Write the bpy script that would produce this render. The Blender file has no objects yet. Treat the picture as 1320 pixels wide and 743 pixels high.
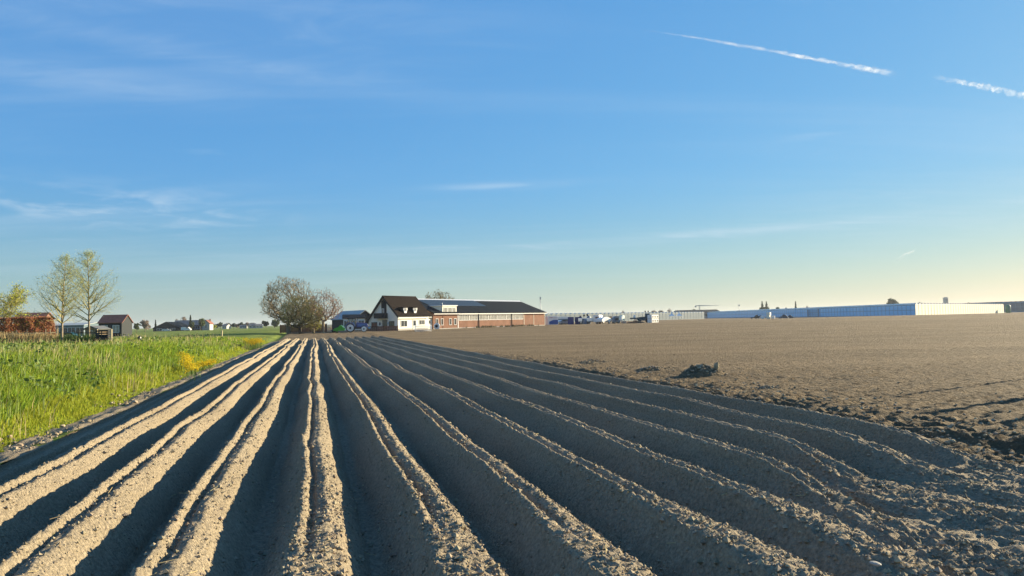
import bpy, math, random
import numpy as np
from mathutils import Vector, Matrix
R = math.radians
sc = bpy.context.scene
col = sc.collection
rng = np.random.default_rng(7)
random.seed(7)

# ------------------------------------------------------------------ camera
EYE = 2.3
PITCH, ROLL = R(2.494), R(1.22)
FPX, CX, CY = 953.3, 660.0, 371.5            # focal length and centre in photograph pixels
cam_d = bpy.data.cameras.new('camera'); cam = bpy.data.objects.new('camera', cam_d); col.objects.link(cam)
fwd = Vector((0, math.cos(PITCH), math.sin(PITCH)))
rt0, up0 = Vector((1, 0, 0)), Vector((0, -math.sin(PITCH), math.cos(PITCH)))
rt = rt0*math.cos(ROLL) - up0*math.sin(ROLL)
up = rt0*math.sin(ROLL) + up0*math.cos(ROLL)
cam.matrix_world = Matrix(((rt.x, up.x, -fwd.x, 0), (rt.y, up.y, -fwd.y, 0), (rt.z, up.z, -fwd.z, EYE), (0, 0, 0, 1)))
cam_d.sensor_width = 36; cam_d.lens = 26; cam_d.clip_start = .1; cam_d.clip_end = 60000
sc.camera = cam

# ------------------------------------------------------------------ sky, sun, exposure
SUN_AZ, SUN_EL = R(57), R(14.5)
sun_dir = Vector((math.sin(SUN_AZ)*math.cos(SUN_EL), math.cos(SUN_AZ)*math.cos(SUN_EL), math.sin(SUN_EL)))
W = bpy.data.worlds.new('World'); sc.world = W; W.use_nodes = True
wn, wl = W.node_tree.nodes, W.node_tree.links
wn.clear()
def wnode(t, **k):
    n = wn.new(t)
    for a, v in k.items(): setattr(n, a, v)
    return n
wout = wnode('ShaderNodeOutputWorld'); bg = wnode('ShaderNodeBackground')
sky = wnode('ShaderNodeTexSky', sky_type='NISHITA', sun_disc=False, sun_elevation=SUN_EL, sun_rotation=SUN_AZ,
            altitude=0, air_density=1.0, dust_density=0.25, ozone_density=2.6)
def wm(op, a, b=None, c=None):
    n = wnode('ShaderNodeMath', operation=op)
    for i, v in enumerate((a, b, c)):
        if v is None: continue
        if isinstance(v, (int, float)): n.inputs[i].default_value = v
        else: wl.new(v, n.inputs[i])
    return n.outputs[0]
# the photograph's tone curve on the sky: each channel compressed, blue held up
sep = wnode('ShaderNodeSeparateColor'); wl.new(sky.outputs[0], sep.inputs[0])
hs = wnode('ShaderNodeCombineColor'); SK = .096
for i, (gain, gam) in enumerate(((.525, .71), (.76, .48), (.93, .22))):
    v = wm('MULTIPLY', wm('POWER', wm('MULTIPLY', sep.outputs[i], SK), gam), gain*3.62)
    wl.new(v, hs.inputs[i])
# thin cirrus over the whole sky: noise on a high plane
tc = wnode('ShaderNodeTexCoord')
sx = wnode('ShaderNodeSeparateXYZ'); wl.new(tc.outputs['Generated'], sx.inputs[0])
def wramp(fac, a, b):
    n = wnode('ShaderNodeMapRange', interpolation_type='SMOOTHSTEP'); wl.new(fac, n.inputs[0])
    n.inputs[1].default_value = a; n.inputs[2].default_value = b
    return n.outputs[0]
zc = wm('MAXIMUM', sx.outputs[2], 0.02)
zz = wm('ADD', zc, 0.06)
px_ = wm('DIVIDE', sx.outputs[0], zz); py_ = wm('DIVIDE', sx.outputs[1], zz)
cv = wnode('ShaderNodeCombineXYZ'); wl.new(px_, cv.inputs[0]); wl.new(py_, cv.inputs[1])
def cirrus(scale_xy, nscale, det, rough, lo, hi, off, dist=0.6):
    mp = wnode('ShaderNodeMapping'); wl.new(cv.outputs[0], mp.inputs[0])
    mp.inputs['Scale'].default_value = (scale_xy[0], scale_xy[1], 1)
    mp.inputs['Rotation'].default_value = (0, 0, scale_xy[2]); mp.inputs['Location'].default_value = (off, off*.7, 0)
    nz = wnode('ShaderNodeTexNoise'); wl.new(mp.outputs[0], nz.inputs[0])
    nz.inputs['Scale'].default_value = nscale; nz.inputs['Detail'].default_value = det
    nz.inputs['Roughness'].default_value = rough; nz.inputs['Distortion'].default_value = dist
    return wramp(nz.outputs[0], lo, hi)
hz_f = wramp(sx.outputs[2], .20, -.02)
tint = wnode('ShaderNodeMix', data_type='RGBA', blend_type='MULTIPLY'); wl.new(hz_f, tint.inputs[0]); wl.new(hs.outputs[0], tint.inputs[6]); tint.inputs[7].default_value = (1.55, 1.08, .68, 1)
c1 = cirrus((.22, 1.3, .25), .75, 6, .55, .46, .86, 3.1)      # long streaks
c2 = cirrus((.5, 1.0, -.1), 2.2, 5, .55, .60, .88, 11.7)       # small flakes
c3 = cirrus((.5, .6, 0), .55, 2, .5, .50, .68, 4.2)         # where the flakes gather
def skydir(px, py):
    d = rt*((px-CX)/FPX)+up*((CY-py)/FPX)+fwd; return d.normalized()
def patch(px, py, sx_, sz_, slope=0.0):
    d = skydir(px, py); dx = wm('SUBTRACT', sx.outputs[0], d.x); dz = wm('SUBTRACT', wm('SUBTRACT', sx.outputs[2], d.z), wm('MULTIPLY', dx, slope))
    a = wm('POWER', wm('ABSOLUTE', wm('DIVIDE', dx, sx_)), 2.0); b = wm('POWER', wm('ABSOLUTE', wm('DIVIDE', dz, sz_)), 2.0)
    return wm('EXPONENT', wm('MULTIPLY', wm('ADD', a, b), -1.0))
fine = cirrus((.35, 1.0, .1), 3.2, 7, .62, .38, .72, 7.3, 1.2); puff = cirrus((1.0, 1.0, .2), 2.6, 6, .6, .44, .70, 2.2, .4)
loc = wm('MULTIPLY', patch(95, 262, .13, .022), wm('MULTIPLY', puff, .36))
loc = wm('ADD', loc, wm('MULTIPLY', patch(230, 278, .09, .02), wm('MULTIPLY', puff, .26)))
for (a_, b_, c_, d_, e_, f_) in ((645, 240, .085, .005, .02, .34), (980, 296, .26, .006, .04, .40), (1230, 270, .20, .045, .0, .22), (250, 70, .22, .012, -.08, .30), (120, 105, .14, .02, .0, .22), (560, 322, .3, .007, .02, .3), (330, 25, .3, .05, .0, .22)):
    loc = wm('ADD', loc, wm('MULTIPLY', patch(a_, b_, c_, d_, e_), wm('MULTIPLY', wm('ADD', fine, .35), f_*.66)))
ez = wramp(sx.outputs[2], .0, .06)
cl = wm('MULTIPLY', wm('ADD', wm('MULTIPLY', c1, .26), wm('ADD', wm('MULTIPLY', wm('MULTIPLY', c2, c3), .4), loc)), ez)
mx = wnode('ShaderNodeMix', data_type='RGBA'); wl.new(cl, mx.inputs[0]); wl.new(tint.outputs[2], mx.inputs[6])
mx.inputs[7].default_value = (2.45, 2.95, 3.35, 1)
wl.new(mx.outputs[2], bg.inputs[0]); bg.inputs[1].default_value = 0.1
wl.new(bg.outputs[0], wout.inputs[0])

sl = bpy.data.lights.new('sun', 'SUN'); sl.energy = 5.0; sl.angle = R(.55); sl.color = (1, .85, .59)
so = bpy.data.objects.new('sun', sl); col.objects.link(so)
so.rotation_euler = sun_dir.to_track_quat('Z', 'Y').to_euler(); so.location = (60, 30, 60)
vs = sc.view_settings; vs.view_transform = 'Standard'; vs.look = 'None'; vs.exposure = 1.45; vs.gamma = 1; vs.use_curve_mapping = False
sc.cycles.max_bounces = 6; sc.cycles.transparent_max_bounces = 12

# ------------------------------------------------------------------ numeric helpers
def _h(ix, iy, s):
    n = (ix*374761393 + iy*668265263 + s*1442695041) & 0xFFFFFFFF
    n = ((n ^ (n >> 13))*1274126177) & 0xFFFFFFFF
    n = ((n ^ (n >> 15))*2246822519) & 0xFFFFFFFF
    return ((n ^ (n >> 16)) & 0xFFFFFF)/float(0xFFFFFF)
def vn(x, y, s=0):
    x = np.asarray(x, float); y = np.asarray(y, float)
    fx, fy = np.floor(x), np.floor(y); ix, iy = fx.astype(np.int64), fy.astype(np.int64)
    a, b = x-fx, y-fy; a = a*a*(3-2*a); b = b*b*(3-2*b)
    v = (_h(ix, iy, s)*(1-a)+_h(ix+1, iy, s)*a)*(1-b) + (_h(ix, iy+1, s)*(1-a)+_h(ix+1, iy+1, s)*a)*b
    return v*2-1
def sstep(a, b, x):
    t = np.clip((np.asarray(x, float)-a)/(b-a), 0, 1); return t*t*(3-2*t)
def clods(x, y, d, s=0, lam0=.30, n=4):
    """lumpy soil, octaves fading once they are finer than the mesh at distance d"""
    z = 0; lam = lam0; a = 1.0
    for i in range(n):
        v = vn(x/lam+17*i, y/lam-9*i, s+i)
        v = 1-np.abs(v)*2 if i == 0 else v
        z = z + a*v*np.clip(1.6*lam/(d*.006+.008)-.6, 0, 1)
        lam *= .5; a *= .55
    return z
C15, S15 = math.cos(R(15)), math.sin(R(15))          # the rows run 15 degrees left of the view
def uv2xy(u, t): return u*C15 - t*S15, u*S15 + t*C15
def xy2uv(x, y): return x*C15 + y*S15, -x*S15 + y*C15
ROWS = list(range(-4, 9)); SP = 1.17; U0 = -0.03; T_END = 112.0
UL, UR = U0+(-4.5)*SP, U0+8.5*SP

RUTS = [((7.3, 17.9), .06, 16), ((9.5, 15.0), .08, 16)]
def zbase(x, y):
    """broad shape of the land"""
    x = np.asarray(x, float); y = np.asarray(y, float)
    u, t = xy2uv(x, y)
    z = .62*sstep(118, 165, t)*sstep(-40, 0, u)*(1-sstep(280, 420, t))
    bank = .95*sstep(UL+.1, UL-7, u)*(1-.62*sstep(85, 135, t))
    dip = -.22*np.exp(-((u-(UL-.9))/.7)**2)
    z = z + bank + dip + .18*vn(u/23, t/31, 5)*sstep(UL-3, UL-14, u)*(1-sstep(150, 300, t))
    return z
def ztill(x, y):
    u, t = xy2uv(x, y); d = np.hypot(x, y)
    z = zbase(x, y)
    edge = np.exp(-((u-UR-1.2)/1.5)**2)
    z = z + edge*(.04+.05*vn(u/1.1, t/1.7, 31))
    ue = UR+.9+.35*vn(t/1.4, t*0, 32)+.22*vn(t/.45, t*0, 33)
    z = z + .10*(1/(1+np.exp(-np.clip((u-ue)/.07, -40, 40))))*(1-sstep(30, 70, t))
    z = z + .034*clods(x, y, d, 41, .22, 4)*(1+.6*edge) + .05*vn(u/3, t/3, 8)
    for (p, dep, L) in RUTS:
        ax, ay = math.sin(R(46)), math.cos(R(46))
        s = (x-p[0])*ax + (y-p[1])*ay; q = (x-p[0])*ay - (y-p[1])*ax
        q = q + .06*vn(s/1.3, s*0, 77)
        f = sstep(-1.5, .5, s)*(.35*(1-sstep(L, L*5, s))+.65*np.exp(-np.clip(s, 0, None)/L))
        qq = np.clip(q, -6, 60); z = z + dep*f*(1/(1+np.exp(-qq/.055)))*np.exp(-np.clip(qq, 0, None)/1.4) - .3*dep*f*np.exp(-((q+.18)/.2)**2)
    # faint sowing lines
    q = x*math.cos(R(46)) - y*math.sin(R(46))
    z = z + .018*np.sin(q*2*math.pi/.62)*np.clip(1-d/60, 0, 1)
    return z

def np_mesh(name, V, F, mat, parent=None, smooth=False):
    V = np.ascontiguousarray(V, np.float32).reshape(-1, 3); F = np.ascontiguousarray(F, np.int32)
    n = F.shape[1]; me = bpy.data.meshes.new(name)
    me.vertices.add(len(V)); me.vertices.foreach_set('co', V.ravel())
    me.loops.add(F.size); me.loops.foreach_set('vertex_index', F.ravel())
    me.polygons.add(len(F)); me.polygons.foreach_set('loop_start', np.arange(0, F.size, n, dtype=np.int32))
    me.polygons.foreach_set('use_smooth', np.full(len(F), smooth, bool))
    me.update(calc_edges=True); me.validate()
    if mat: me.materials.append(mat)
    o = bpy.data.objects.new(name, me); col.objects.link(o)
    if parent: o.parent = parent
    return o
def grid_faces(nr, nc):
    i = np.arange(nr*nc).reshape(nr, nc)
    return np.stack([i[:-1, :-1], i[:-1, 1:], i[1:, 1:], i[1:, :-1]], -1).reshape(-1, 4)
def tag(o, label=None, cat=None, group=None, kind=None):
    if label: o['label'] = label
    if cat: o['category'] = cat
    if group: o['group'] = group
    if kind: o['kind'] = kind
    return o
def thing(name, label, cat, loc=(0, 0, 0), rz=0, group=None):
    o = bpy.data.objects.new(name, None); col.objects.link(o); o.empty_display_size = .3
    o.location = loc; o.rotation_euler = (0, 0, rz)
    return tag(o, label, cat, group)
def at(px, depth):
    """world x,y of the level direction seen at photograph column px, at distance depth"""
    py = CY + (math.tan(PITCH)*FPX) - math.tan(ROLL)*(px-CX)
    d = rt*((px-CX)/FPX) + up*((CY-py)/FPX) + fwd
    return d.x/d.y*depth, depth
def zat(px, py, depth):
    d = rt*((px-CX)/FPX) + up*((CY-py)/FPX) + fwd
    return EYE + d.z/d.y*depth
def gz(x, y): return float(zbase(x, y))

class MB:
    """collects shapes; build() links them as ONE mesh object"""
    def __init__(s): s.v = []; s.f = []; s.sm = []
    def add(s, vs_, fs, sm=False):
        b = len(s.v); s.v += [tuple(p) for p in vs_]; s.f += [tuple(b+i for i in f) for f in fs]; s.sm += [sm]*len(fs); return s
    def box(s, x0, x1, y0, y1, z0, z1):
        return s.add([(x0,y0,z0),(x1,y0,z0),(x1,y1,z0),(x0,y1,z0),(x0,y0,z1),(x1,y0,z1),(x1,y1,z1),(x0,y1,z1)],
                     [(0,3,2,1),(4,5,6,7),(0,1,5,4),(1,2,6,5),(2,3,7,6),(3,0,4,7)])
    def bev(s, x0, x1, y0, y1, z0, z1, b=.05):
        """box with chamfered vertical and top edges"""
        def ring(i, z): return [(x0+i+b,y0+i,z),(x1-i-b,y0+i,z),(x1-i,y0+i+b,z),(x1-i,y1-i-b,z),(x1-i-b,y1-i,z),(x0+i+b,y1-i,z),(x0+i,y1-i-b,z),(x0+i,y0+i+b,z)]
        P = ring(0, z0)+ring(0, z1-b)+ring(b*.8, z1)
        F = [tuple(range(7, -1, -1)), tuple(range(16, 24))]
        for r in (0, 8):
            for i in range(8): j = (i+1) % 8; F.append((r+i, r+j, r+8+j, r+8+i))
        return s.add(P, F)
    def prism(s, poly, y0, y1, ax='y'):
        """poly in (x,z) extruded along y, or (y,z) along x, or (x,y) along z"""
        n = len(poly)
        def m(p, e): return {'y': (p[0], e, p[1]), 'x': (e, p[0], p[1]), 'z': (p[0], p[1], e)}[ax]
        P = [m(p, y0) for p in poly]+[m(p, y1) for p in poly]
        return s.add(P, [tuple(range(n)), tuple(range(2*n-1, n-1, -1))]+[(i, i+n, (i+1) % n+n, (i+1) % n) for i in range(n)])
    def tube(s, p0, p1, r0, r1=None, n=8, sm=True):
        r1 = r0 if r1 is None else r1
        p0, p1 = Vector(p0), Vector(p1); d = (p1-p0).normalized()
        a = d.orthogonal().normalized(); b = d.cross(a)
        P = [p0+(a*math.cos(2*math.pi*i/n)+b*math.sin(2*math.pi*i/n))*r0 for i in range(n)]
        P += [p1+(a*math.cos(2*math.pi*i/n)+b*math.sin(2*math.pi*i/n))*r1 for i in range(n)]
        s.add(P, [(i, (i+1) % n, (i+1) % n+n, i+n) for i in range(n)], sm)
        b0 = len(s.v)-2*n
        s.f += [tuple(b0+n-1-i for i in range(n)), tuple(b0+n+i for i in range(n))]; s.sm += [False, False]
        return s
    def lathe(s, prof, c=(0, 0, 0), ax='z', n=16, sm=True, caps=True):
        P = []; 
        for r, h in prof:
            for i in range(n):
                a = 2*math.pi*i/n; q = (r*math.cos(a), r*math.sin(a), h)
                if ax == 'y': q = (q[0], q[2], q[1])
                if ax == 'x': q = (q[2], q[0], q[1])
                P.append((q[0]+c[0], q[1]+c[1], q[2]+c[2]))
        F = []
        for j in range(len(prof)-1):
            for i in range(n): k = (i+1) % n; F.append((j*n+i, j*n+k, (j+1)*n+k, (j+1)*n+i))
        s.add(P, F, sm); b0 = len(s.v)-len(P)
        if not caps: return s
        s.f += [tuple(b0+n-1-i for i in range(n)), tuple(b0+(len(prof)-1)*n+i for i in range(n))]; s.sm += [False, False]
        return s
    def slab(s, quad, th):
        """four points lifted by th along their normal: a roof plane with thickness"""
        q = [Vector(p) for p in quad]; n = (q[1]-q[0]).cross(q[3]-q[0]).normalized()*th
        return s.add(q+[p+n for p in q], [(0,3,2,1),(4,5,6,7),(0,1,5,4),(1,2,6,5),(2,3,7,6),(3,0,4,7)])
    def build(s, name, mat, parent=None):
        me = bpy.data.meshes.new(name); me.from_pydata(s.v, [], s.f)
        if mat: me.materials.append(mat)
        me.polygons.foreach_set('use_smooth', s.sm); me.update()
        o = bpy.data.objects.new(name, me); col.objects.link(o)
        if parent: o.parent = parent
        return o

# ------------------------------------------------------------------ materials
def M(name, c, rough=.8, var=.12, scale=3.0, bump=0, bscale=30, metal=0, island=0, trans=0, spec=.3, coat=0, c2=None, bdist=.02):
    m = bpy.data.materials.new(name); m.use_nodes = True
    n, l = m.node_tree.nodes, m.node_tree.links
    b = n['Principled BSDF']; b.inputs['Roughness'].default_value = rough; b.inputs['Metallic'].default_value = metal
    b.inputs['Specular IOR Level'].default_value = spec; b.inputs['Coat Weight'].default_value = coat
    t = n.new('ShaderNodeTexCoord'); z = n.new('ShaderNodeTexNoise'); l.new(t.outputs['Object'], z.inputs[0])
    z.inputs['Scale'].default_value = scale; z.inputs['Detail'].default_value = 6; z.inputs['Roughness'].default_value = .62
    mr = n.new('ShaderNodeMapRange'); l.new(z.outputs[0], mr.inputs[0]); mr.inputs[1].default_value = .3; mr.inputs[2].default_value = .7
    mix = n.new('ShaderNodeMix'); mix.data_type = 'RGBA'; l.new(mr.outputs[0], mix.inputs[0])
    ca = [v*(1-var) for v in c[:3]]; cb = [min(1, v*(1+var)) for v in (c2 or c)[:3]]
    mix.inputs[6].default_value = (*ca, 1); mix.inputs[7].default_value = (*cb, 1)
    out = mix.outputs[2]
    if island:
        g = n.new('ShaderNodeNewGeometry'); h = n.new('ShaderNodeHueSaturation'); l.new(out, h.inputs['Color'])
        r1 = n.new('ShaderNodeMapRange'); l.new(g.outputs['Random Per Island'], r1.inputs[0])
        r1.inputs[3].default_value = 1-island; r1.inputs[4].default_value = 1+island; l.new(r1.outputs[0], h.inputs['Value'])
        f = n.new('ShaderNodeMath'); f.operation = 'FRACT'; k = n.new('ShaderNodeMath'); k.operation = 'MULTIPLY'
        l.new(g.outputs['Random Per Island'], k.inputs[0]); k.inputs[1].default_value = 37.7; l.new(k.outputs[0], f.inputs[0])
        r2 = n.new('ShaderNodeMapRange'); l.new(f.outputs[0], r2.inputs[0])
        r2.inputs[3].default_value = .5-island*.07; r2.inputs[4].default_value = .5+island*.05; l.new(r2.outputs[0], h.inputs['Hue'])
        out = h.outputs[0]
    l.new(out, b.inputs['Base Color'])
    if bump:
        z2 = n.new('ShaderNodeTexNoise'); l.new(t.outputs['Object'], z2.inputs[0]); z2.inputs['Scale'].default_value = bscale
        z2.inputs['Detail'].default_value = 5; z2.inputs['Roughness'].default_value = .65
        bp = n.new('ShaderNodeBump'); bp.inputs['Strength'].default_value = bump; bp.inputs['Distance'].default_value = bdist
        l.new(z2.outputs[0], bp.inputs['Height']); l.new(bp.outputs[0], b.inputs['Normal'])
    if trans:
        tr = n.new('ShaderNodeBsdfTranslucent'); l.new(out, tr.inputs[0]); ms = n.new('ShaderNodeMixShader'); ms.inputs[0].default_value = trans
        l.new(b.outputs[0], ms.inputs[1]); l.new(tr.outputs[0], ms.inputs[2]); l.new(ms.outputs[0], n['Material Output'].inputs[0])
    return m
def soil_mat(name, c, c2, patch=.35, bump=.9, bs=26, bd=.03, cs=14, rows=0):
    """dry clay loam: tone patches at three sizes, fine crumbs as relief"""
    m = bpy.data.materials.new(name); m.use_nodes = True
    n, l = m.node_tree.nodes, m.node_tree.links; b = n['Principled BSDF']
    b.inputs['Roughness'].default_value = .95; b.inputs['Specular IOR Level'].default_value = .12
    t = n.new('ShaderNodeTexCoord')
    def nz(s, d=5, r=.6):
        z = n.new('ShaderNodeTexNoise'); l.new(t.outputs['Object'], z.inputs[0]); z.inputs['Scale'].default_value = s
        z.inputs['Detail'].default_value = d; z.inputs['Roughness'].default_value = r; return z.outputs[0]
    def mixc(f, a, b_, lo=.35, hi=.65):
        r = n.new('ShaderNodeMapRange'); l.new(f, r.inputs[0]); r.inputs[1].default_value = lo; r.inputs[2].default_value = hi
        x = n.new('ShaderNodeMix'); x.data_type = 'RGBA'; l.new(r.outputs[0], x.inputs[0])
        for i, v in ((6, a), (7, b_)):
            if isinstance(v, tuple): x.inputs[i].default_value = (*v, 1)
            else: l.new(v, x.inputs[i])
        return x.outputs[2]
    a = mixc(nz(.22, 4), c, c2)
    bcol = mixc(nz(cs, 6, .7), tuple(v*.62 for v in c), tuple(min(1, v*1.2) for v in c2))
    x = n.new('ShaderNodeMix'); x.data_type = 'RGBA'; x.inputs[0].default_value = patch+.25; l.new(a, x.inputs[6]); l.new(bcol, x.inputs[7])
    # coarse field-scale tone bands
    s = n.new('ShaderNodeMapping'); l.new(t.outputs['Object'], s.inputs[0]); s.inputs['Rotation'].default_value = (0, 0, R(-40)); s.inputs['Scale'].default_value = (.010, .16, 1)
    z = n.new('ShaderNodeTexNoise'); l.new(s.outputs[0], z.inputs[0]); z.inputs['Scale'].default_value = 1; z.inputs['Detail'].default_value = 4
    y = n.new('ShaderNodeMix'); y.data_type = 'RGBA'; y.blend_type = 'MULTIPLY'; y.inputs[0].default_value = 1; l.new(x.outputs[2], y.inputs[6])
    band = mixc(z.outputs[0], (.76, .75, .74), (1.0, 1.0, 1.0)); l.new(band, y.inputs[7])
    l.new(y.outputs[2], b.inputs['Base Color'])
    vo = n.new('ShaderNodeTexVoronoi'); l.new(t.outputs['Object'], vo.inputs[0]); vo.inputs['Scale'].default_value = bs
    ad = n.new('ShaderNodeMath'); ad.operation = 'MULTIPLY_ADD'; l.new(vo.outputs[0], ad.inputs[0]); ad.inputs[1].default_value = -.55; l.new(nz(bs*1.4, 6, .7), ad.inputs[2])
    hgt = ad.outputs[0]
    if rows:
        for ang_, sc_, am in ((R(44), .55, rows), (R(-62), 1.1, rows*.6)):
            mp = n.new('ShaderNodeMapping'); l.new(t.outputs['Object'], mp.inputs[0]); mp.inputs['Rotation'].default_value = (0, 0, ang_)
            wv = n.new('ShaderNodeTexWave'); l.new(mp.outputs[0], wv.inputs[0]); wv.inputs['Scale'].default_value = sc_; wv.inputs['Distortion'].default_value = 5; wv.inputs['Detail'].default_value = 3; wv.inputs['Detail Scale'].default_value = 1.6
            a2 = n.new('ShaderNodeMath'); a2.operation = 'MULTIPLY_ADD'; l.new(wv.outputs['Fac'], a2.inputs[0]); a2.inputs[1].default_value = am; l.new(hgt, a2.inputs[2]); hgt = a2.outputs[0]
    bp = n.new('ShaderNodeBump'); bp.inputs['Strength'].default_value = bump; bp.inputs['Distance'].default_value = bd
    l.new(hgt, bp.inputs['Height']); l.new(bp.outputs[0], b.inputs['Normal'])
    return m
def brick_mat(name, c, c2, mortar, w=.22, h=.065):
    m = bpy.data.materials.new(name); m.use_nodes = True; n, l = m.node_tree.nodes, m.node_tree.links; b = n['Principled BSDF']
    b.inputs['Roughness'].default_value = .9; b.inputs['Specular IOR Level'].default_value = .15
    t = n.new('ShaderNodeTexCoord'); mp = n.new('ShaderNodeMapping'); l.new(t.outputs['Object'], mp.inputs[0]); mp.inputs['Rotation'].default_value = (R(90), 0, 0)
    k = n.new('ShaderNodeTexBrick'); l.new(mp.outputs[0], k.inputs[0]); k.inputs['Scale'].default_value = 1
    k.inputs['Brick Width'].default_value = w; k.inputs['Row Height'].default_value = h; k.inputs['Mortar Size'].default_value = .008
    k.inputs['Color1'].default_value = (*c, 1); k.inputs['Color2'].default_value = (*c2, 1); k.inputs['Mortar'].default_value = (*mortar, 1)
    z = n.new('ShaderNodeTexNoise'); l.new(t.outputs['Object'], z.inputs[0]); z.inputs['Scale'].default_value = .6; z.inputs['Detail'].default_value = 5
    x = n.new('ShaderNodeMix'); x.data_type = 'RGBA'; x.blend_type = 'MULTIPLY'; x.inputs[0].default_value = .5; l.new(k.outputs[0], x.inputs[6]); l.new(z.outputs[0], x.inputs[7])
    l.new(x.outputs[2], b.inputs['Base Color']); return m
def glass_mat(name, tint, alpha, rough=.08):
    """thin pane: part see-through, part coloured sheen"""
    m = bpy.data.materials.new(name); m.use_nodes = True; n, l = m.node_tree.nodes, m.node_tree.links; b = n['Principled BSDF']
    b.inputs['Base Color'].default_value = (*tint, 1); b.inputs['Roughness'].default_value = rough; b.inputs['Specular IOR Level'].default_value = .7
    b.inputs['Alpha'].default_value = alpha; return m

m_ridge = soil_mat('ridge_soil', (.31, .252, .165), (.405, .33, .222), bs=30, bd=.045, cs=22, patch=.55)
m_till = soil_mat('tilled_soil', (.200, .144, .080), (.280, .206, .117), bs=9, bd=.26, cs=8, rows=.35)
m_head = soil_mat('headland_soil', (.165, .122, .07), (.24, .18, .107), bs=8, bd=.12, cs=6)
m_clod = M('clod_soil', (.32, .26, .17), .95, .22, 9, .6, 60, island=.28, spec=.1)
m_stone = M('pale_stone', (.52, .45, .28), .85, .15, 8, .5, 30)
m_mead = M('meadow_turf', (.12, .16, .025), .95, .3, .35, .8, 6, spec=.1, c2=(.17, .21, .04), bdist=.15)
m_farland = M('far_land', (.10, .10, .055), .95, .3, .02, spec=.1)
m_gr1 = M('grass_blade', (.215, .30, .030), .75, .2, .8, island=.60, trans=.42, spec=.2)
m_gr2 = M('grass_edge_blade', (.29, .33, .032), .75, .2, .8, island=.36, trans=.42, spec=.2)
m_dry = M('dry_stalk', (.46, .37, .19), .85, .2, 1, island=.3, trans=.25, spec=.1)
m_weed = M('weed_leaf', (.11, .17, .03), .6, .2, 2, island=.3, trans=.3)
m_seed = M('seed_head', (.30, .36, .12), .8, .15, 2, island=.3, trans=.3)
m_yel = M('yellow_blossom', (.75, .58, .01), .7, .1, 5, island=.15, trans=.3)
m_rapeleaf = M('rape_leaf', (.09, .15, .03), .7, .2, 3, island=.25, trans=.3)
m_bark = M('grey_bark', (.22, .18, .13), .95, .3, 5, .5, 20, spec=.1)
m_barkpale = M('pale_bark', (.30, .235, .16), .95, .25, 5, .5, 20, spec=.1)
m_barkdark = M('dark_bark', (.055, .045, .035), .95, .3, 5, .5, 20, spec=.1)
m_twig = M('grey_twig', (.31, .24, .13), .95, .25, 3, island=.2, spec=.1)
m_twigred = M('reddish_twig', (.36, .23, .16), .95, .25, 3, island=.2, spec=.1)
m_twiggreen = M('olive_twig', (.30, .27, .11), .95, .25, 3, island=.2, spec=.1)
m_lf_lime = M('lime_leaf', (.40, .42, .13), .65, .15, 2, island=.35, trans=.45)
m_lf_yel = M('yellow_green_leaf', (.38, .40, .045), .65, .15, 2, island=.35, trans=.45)
m_lf_white = M('white_blossom', (.62, .60, .42), .7, .1, 2, island=.2, trans=.35)
m_lf_olive = M('olive_leaf', (.17, .15, .04), .75, .2, 1, island=.4, trans=.35)
m_lf_willow = M('willow_leaf', (.30, .29, .05), .7, .2, 1, island=.35, trans=.4)
m_lf_beech = M('dead_beech_leaf', (.38, .18, .085), .8, .2, 1.2, island=.42, trans=.42)
m_lf_dark = M('dark_leaf', (.045, .065, .03), .8, .2, .5, island=.4, trans=.25)
m_lf_mid = M('mid_leaf', (.10, .125, .05), .8, .2, .5, island=.4, trans=.3)
m_lf_haze = M('bare_grey_brush', (.26, .21, .17), .85, .2, .5, island=.3, trans=.25)
m_white = M('white_plaster', (.85, .81, .68), .8, .04, 1.2, .15, 20)
m_trim = M('white_trim', (.80, .80, .78), .5, .04, 3)
m_cream = M('cream_cladding', (.74, .70, .56), .7, .06, 2)
m_rooftile = M('brown_roof_tile', (.014, .009, .007), .9, .25, 2.2, .8, 9, spec=.08)
m_slate = M('slate_roof', (.005, .009, .014), .75, .25, .6, .3, 6, spec=.06)
m_solar = M('solar_cell', (.020, .034, .048), .45, .1, 2, spec=.3)
m_redroof = M('red_roof_tile', (.22, .085, .055), .85, .25, 1.5, .6, 9)
m_greyroof = M('grey_roof', (.12, .125, .125), .75, .15, .8, .3, 6)
m_palroof = M('pale_roof_sheet', (.34, .37, .36), .6, .12, .5)
m_dkwood = M('dark_stained_wood', (.022, .026, .028), .8, .25, 3, .4, 12)
m_wood = M('weathered_wood', (.21, .15, .095), .9, .3, 4, .5, 25, island=.2)
m_palewood = M('pale_stake_wood', (.46, .37, .24), .9, .2, 4, .4, 25, island=.2)
m_brownfence = M('brown_fence_wood', (.13, .062, .042), .9, .3, 3, .4, 12, island=.25)
m_brick = brick_mat('salmon_brick', (.29, .125, .075), (.345, .16, .10), (.29, .22, .165))
m_redbrick = brick_mat('red_brick', (.28, .13, .09), (.34, .17, .12), (.3, .26, .22))
m_concrete = M('concrete', (.42, .40, .36), .9, .15, 2, .3, 20)
m_pane = M('window_glass', (.035, .045, .05), .06, .3, .5, spec=.8)
m_panelite = M('window_glass_painted_lit', (.25, .25, .22), .1, .5, .7, spec=.8)  # paler copy of the window glass, reflected light put into its colour
m_zinc = M('zinc_ridge', (.60, .61, .60), .4, .1, 2, metal=.3)
m_black = M('black_rubber', (.018, .018, .02), .75, .2, 6, .3, 30)
m_blackm = M('black_metal', (.02, .021, .024), .4, .15, 4)
m_tblue = M('tractor_blue_paint', (.022, .075, .30), .3, .08, 2, coat=.4, spec=.5)
m_lblue = M('light_blue_paint', (.10, .28, .52), .35, .08, 2, coat=.4)
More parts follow.
